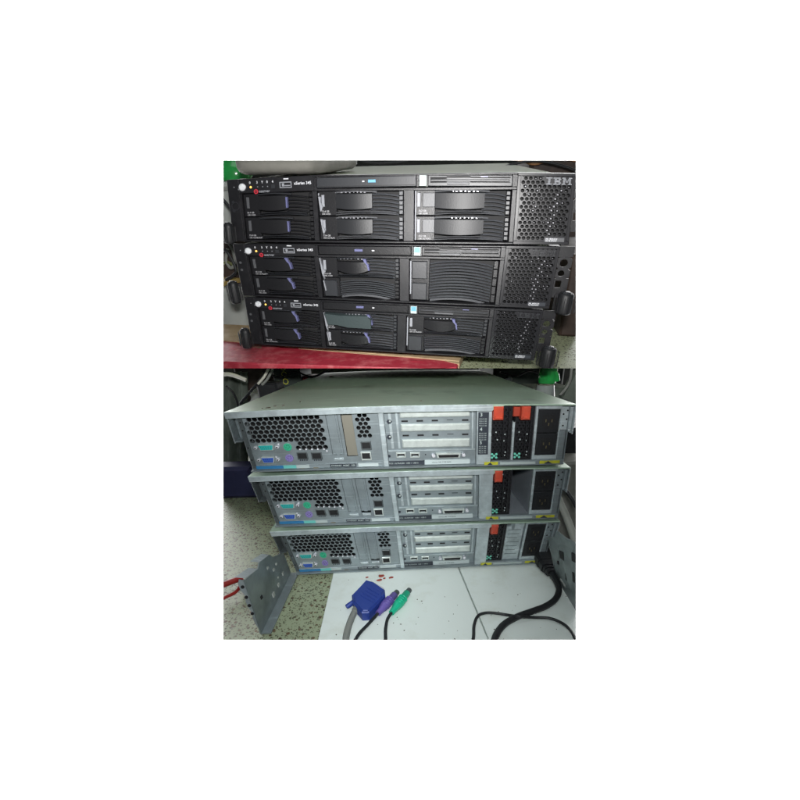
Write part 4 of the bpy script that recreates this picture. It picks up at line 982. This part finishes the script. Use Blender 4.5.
ff = MB(LO); q0, q1 = f(0, .02), f(0, .98); o_ = Vector((-.012, .004, 0)); seg = 10; vs = []
for k in range(seg + 1):
    p = q0.lerp(q1, k / seg); w_k = 1 if k % 3 else .62; w_k *= (1 - k / seg * .75); vs += [p, p + o_ * w_k]
ff.add(vs, [(2 * k, 2 * k + 1, 2 * k + 3, 2 * k + 2) for k in range(seg)]); kid(ff, 'end_flange', STEELL, t)
eh = MB(LO)
for k in (.12, .3, .45, .6): 
    p = q0.lerp(q1, k) + o_ * .45 * (1 - k * .6) - Vector((0, .0008, 0)); eh.lathe(p, [(.0022, 0), (.0022, .0005)], 10, Vector((.1, -1, .2)))
kid(eh, 'flange_hole', DARK, t)
tf = MB(LO); u0, u1 = f(.02, .0), f(.3, -.0); tf.add([u0, u1, u1 + Vector((-.012, 0, .002)), u0 + Vector((-.012, 0, .002))], [(0, 1, 2, 3)])
u0, u1 = f(.36, -.1), f(.62, -.14); tf.add([u0, u1, u1 + Vector((-.01, 0, .002)), u0 + Vector((-.012, 0, .002))], [(0, 1, 2, 3)])
kid(tf, 'top_flange', STEELL, t)
BLq, BRq = lh(579, 616, 2, 0), lh(556, 578, 2, 0)
TLq, TRq = lh(579, 545, 1, BLq.y), lh(547, 535, 1, BRq.y)
bracket('rail_bracket', 'grey slotted rail bracket standing at the right edge beside the black power plug', TRq, TLq, BLq, BRq,
    [(0, .05), (.25, .0), (.4, -.12), (.6, -.05), (1, 0), (1, 1), (0, 1)],
    [(.45, .28, .07, .07, 0), (.85, .2, .06, .06, 0), (.55, .62, .025, .06, 0), (.82, .5, .03, .07, 0), (.35, .85, .1, .02, 1), (.25, .5, .02, .03, 0)], 0, RAILM)
# red handled tool at the left edge
t = thing(LO, 'pliers', 'red handled pliers poking in at the left edge beside the rail bracket', 'pliers', lh(230, 590, 2, -.009))
kid(MB(LO).tube(px3([(205, 592), (224, 584.5), (236, 580), (242.5, 577.5)], .012), .0046, 12), 'grip', REDT, t)
kid(MB(LO).tube(px3([(205, 608), (224, 598), (235, 592.5), (239.5, 587), (241, 581)], .004), .0026, 10), 'grip', REDT, t)
# ---- left of and behind the lower stack
def lblock(px0, px1, pytop, Y, dep, z0, name, m, label, cat, bev=.004): return block(LO, px0, px1, pytop, Y, dep, z0, name, m, label, cat, bev)
CY = lh(236, 499, 2, -.009).y
lblock(200, 250, 468, CY, .05, -.009, 'navy_crate', BLUEC, 'navy blue plastic crate on the floor left of the topmost silver server', 'crate', .008)
# draped grey sheet: folded surface
def drape(st, px0, py0, px1, py1, Y, name, m, label, cat, amp=.012, n=34, k=10, dY=.0):
    a, b, c, d = [st.hit(x, y, 1, Y) for x, y in ((px0, py0), (px1, py0), (px1, py1), (px0, py1))]
    vs = []
    for j in range(k + 1):
        for i in range(n + 1):
            p = a.lerp(b, i / n).lerp(d.lerp(c, i / n), j / k)
            p = p + Vector((0, amp * math.sin(i * .75 + j * .12) * (1 + .5 * math.sin(i * .31)) - dY * j / k, 0)); vs.append(p)
    f_ = [(j * (n + 1) + i, j * (n + 1) + i + 1, (j + 1) * (n + 1) + i + 1, (j + 1) * (n + 1) + i) for j in range(k) for i in range(n)]
    nb = len(vs); vs += [v + Vector((0, .004, 0)) for v in vs]; f_ += [tuple(nb + q for q in reversed(w)) for w in f_]
    ed = [i for i in range(n + 1)] + [(j + 1) * (n + 1) - 1 for j in range(1, k + 1)] + [k * (n + 1) + i for i in range(n - 1, -1, -1)] + [j * (n + 1) for j in range(k - 1, 0, -1)]
    f_ += [(ed[q], ed[(q + 1) % len(ed)], nb + ed[(q + 1) % len(ed)], nb + ed[q]) for q in range(len(ed))]
    return tag(MB(st).add(vs, f_, True).build(name, m), label, cat)
drape(LO, 200, 372, 247, 488, CY + .10, 'grey_sheet', CLOTHG, 'folded grey green plastic sheet hanging behind the navy crate', 'sheet')
# dented white box with a round hole, adapter, dark box with yellow letters, red tin
t = thing(LO, 'white_carton', 'crumpled off white carton with a dark round hole behind the topmost silver server', 'carton', (lh(250, 395, 1, .3).x, .3, -.009))
a, b = lh(238, 394, 1, CY + .13), lh(285, 388, 1, CY + .13)
kid(MB(LO, lambda p: Vector((p[0], p[2], p[1]))).box(a.x, -.009, b.x, a.z, CY + .13, CY + .3, .006), 'carton_body', PAPER, t)
p = lh(246, 397.5, 1, CY + .128); kid(MB(LO).lathe(p, [(.012, 0), (.012, .003)], 20, Vector((0, -1, .1))), 'round_hole', DBROWN, t)
lblock(255, 276, 383.2, .32, .05, -.009, 'black_adapter', RUB, 'small black adapter standing in front of the dark box with yellow letters', 'adapter')
a, b = lh(272, 371, 1, .5), lh(300, 371, 1, .5)
t = thing(LO, 'dark_box', 'dark box with yellow letters behind the topmost silver server', 'box', (a.x, .5, -.009))
kid(MB(LO, lambda p: Vector((p[0], p[2], p[1]))).box(a.x, -.009, b.x, a.z + .05, .5, .62, .002), 'box_body', DGREEN, t)
lc = lh(289, 384.5, 1, .498); lt = MB(LO, lambda p: Vector((lc.x + .001 * p[1], .498 + .001 * p[2], lc.z + .001 * p[0])))
lt.text('OOC', -1, 0, 21, 0, bold=.25)
kid(lt, 'box_letters', YELT, t)
lblock(299, 318, 376, .52, .06, -.009, 'red_tin', mat('red_tin_paint', (.30, .02, .03), .4), 'small red tin peeping over the back edge of the topmost silver server', 'tin')
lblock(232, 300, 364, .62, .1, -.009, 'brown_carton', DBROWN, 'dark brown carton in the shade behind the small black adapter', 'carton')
for k, (pts, m_, lb) in enumerate((([(258, 384), (264, 377), (270, 366)], WHITEC, 'pale cable rising from the small black adapter'), ([(262, 385), (268, 378), (274, 366)], CABG, 'grey cable rising beside the pale cable behind the adapter'), ([(240, 404), (250, 392), (262, 378), (272, 366)], RUB, 'black cable rising over the crumpled off white carton'))):
    tag(MB(LO).tube([lh(x, y, 1, .315 + .004 * k) for x, y in pts], .0026, 8).build('rising_cable', m_), lb, 'cable', 'cables behind the topmost silver server')
tag(MB(LO).tube([lh(x, y, 1, .30) for x, y in ((215, 377), (226, 374), (236, 376), (246, 380))], .004, 8).build('white_cable', WHITEC), 'cream cable over the top of the folded grey sheet', 'cable')
for k, (pts, Y, m_, lab) in enumerate((([(226, 386), (234, 394), (238, 408), (232, 424)], CY + .08, RUB, 'thin black cable running down over the folded grey sheet'),
        ([(262, 372), (280, 377), (296, 372), (312, 377), (330, 369)], .46, RUB, 'black cable sagging in front of the dark box with yellow letters'),
        ([(500, 372), (516, 376), (530, 371), (545, 377), (556, 384)], .52, RUB, 'black cable sagging in front of the dark green grey shelf box'),
        ([(560, 395), (566, 388), (570, 380), (572, 366)], .20, CABG, 'grey cable rising along the leaning panel at the right edge'))):
    tag(MB(LO).tube([lh(x, y, 1, Y) for x, y in pts], .0024, 8).build('loose_cable', m_), lab, 'cable')
# right back
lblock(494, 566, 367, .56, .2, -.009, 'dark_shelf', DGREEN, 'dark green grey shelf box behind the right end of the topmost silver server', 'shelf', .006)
p = lh(508, 379.5, 1, .548)
tag(MB(LO).lathe(p, [(.007, 0), (.010, .001), (.010, .006), (.006, .009)], 16, Vector((.2, -1, .2))).build('round_knob', STEELD), 'small round grey knob on the dark green grey shelf box', 'knob')
# upside-down green bottle with a clear neck
g0, g1 = lh(545, 391, 1, .30), lh(547, 381, 1, .30)
t = thing(LO, 'green_bottle', 'green plastic bottle with a clear glossy base behind the rightmost sockets', 'bottle', (g0.x, .30, -.009))
zz = lh(545, 382.5, 1, .30).z
kid(MB(LO).lathe(Vector((g0.x, .30, -.009)), [(.018, 0), (.021, .006), (.021, zz * .8), (.0195, zz * .86), (.021, zz * .93), (.017, zz + .004)], 28), 'bottle_body', CLEARB, t)
kid(MB(LO).lathe(Vector((g0.x + .002, .30, zz - .001)), [(.017, 0), (.018, .006), (.018, .03), (.012, .06)], 28), 'green_top', GREENB, t)
kid(MB(LO).tube([lh(552, 369, 1, .29), lh(556, 375, 1, .29), lh(557, 381, 1, .29)], .006, 10), 'trigger', GREENB, t)
a, b = lh(551, 396, 1, .26), lh(572, 396, 1, .26)
pp = [lh(x, y, 1, .22) for x, y in ((563, 398), (577, 372), (600, 360), (600, 420), (576, 404))]
tag(MB(LO).add(pp + [q + Vector((0, .02, 0)) for q in pp], [(0, 1, 2, 3, 4), (5, 6, 7, 8, 9)] + [(i, (i + 1) % 5, 5 + (i + 1) % 5, 5 + i) for i in range(5)]).build('leaning_panel', CLOTHG), 'pale grey green panel leaning at the right edge behind the topmost silver server', 'panel')
lblock(534, 574, 388, .36, .1, -.009, 'grey_case', CLOTHG, 'low grey case behind the clear based green bottle', 'case')
lblock(567, 610, 428, .12, .12, -.009, 'black_case', RUB, 'black case at the right edge beside the topmost silver server', 'case')
lblock(559, 615, 462, .06, .05, -.009, 'grey_pad', CLOTH, 'grey cloth pad behind the pale ribbed hose at the right edge', 'pad')
tag(MB(LO).tube([lh(x, y, 1, Y) for x, y, Y in ((556, 492, .03), (560, 503, .025), (566, 516, .015), (572, 532, .0), (578, 552, -.015))], .0058, 12).build('pale_hose', mat('pale_hose_skin', (.36, .37, .33), .6)), 'pale grey hose hanging down right of the middle silver server', 'hose')
tag(MB(LO).tube([lh(x, y, 1, Y) for x, y, Y in ((558, 483, .03), (566, 491, .02), (573, 501, .01), (580, 514, 0))], .003, 10).build('black_cable', RUB), 'black cable running above the pale grey hose at the right edge', 'cable')

# ================================================================== white backdrop and light
cx, cy, cz = Vector((1, 0, 0)), None, None
fwd = Vector((0, math.cos(PITCH), -math.sin(PITCH))); upv = Vector((0, math.sin(PITCH), math.cos(PITCH)))
c = CAM + fwd * 3.2
me = bpy.data.meshes.new('backdrop')
S = 8.5
vv = [c + cx * sx * S + upv * sy * S for sx, sy in ((-1, -1), (1, -1), (1, 1), (-1, 1))]
me.from_pydata([tuple(v) for v in vv], [], [(0, 1, 2, 3)])
bo = bpy.data.objects.new('backdrop', me); COL.objects.link(bo); me.materials.append(mat('white_paper_backdrop', (.88, .88, .88), .9)); bo['kind'] = 'structure'

def aim(o, target):
    o.rotation_euler = (target - o.location).to_track_quat('-Z', 'Y').to_euler()
def area(name, loc, target, size, power, col=(1, 1, 1), spread=None):
    l = bpy.data.lights.new(name, 'AREA'); l.size = size; l.energy = power; l.color = col
    if spread: l.spread = spread
    o = bpy.data.objects.new(name, l); COL.objects.link(o); o.location = loc; aim(o, target); return o
for kx in (-1, 1):
    for ky in (-1, 1):
        area('backdrop_fill', CAM + fwd * 1.5 + cx * kx * 2.3 + upv * ky * 2.2, c + cx * kx * 2.5 + upv * (ky * 2.5 + .2), 1.2, 330)  # unseen lamps added only to bring the backdrop up to white
# flash on each camera position: one aimed at the fronts, one at the backs
def flash(name, target, e, col, spread):
    l = bpy.data.lights.new(name, 'AREA'); l.shape = 'RECTANGLE'; l.size = .06; l.size_y = .03; l.energy = e; l.color = col; l.spread = math.radians(spread)
    o = bpy.data.objects.new(name, l); COL.objects.link(o); o.location = CAM + Vector((.01, -.02, .075)); aim(o, CAM + target)
flash('front_flash', ray(415, 225) * .6, 1.45, (1, .985, .97), 70)
flash('back_flash', ray(372, 520) * .6, .54, (.95, 1, 1), 62)
area('overhead_fill', CAM + Vector((-.1, .1, 1.5)), CAM + Vector((0, .6, -.2)), .9, 3.4, (.92, 1, .99))  # unseen soft light added overhead to brighten lids, floors and boards

w = bpy.data.worlds.new('World'); scene.world = w; w.use_nodes = True
w.node_tree.nodes['Background'].inputs[0].default_value = (.85, .93, .95, 1); w.node_tree.nodes['Background'].inputs[1].default_value = .06
scene.view_settings.view_transform = 'Standard'; scene.view_settings.look = 'None'; scene.view_settings.exposure = 0; scene.view_settings.gamma = 1
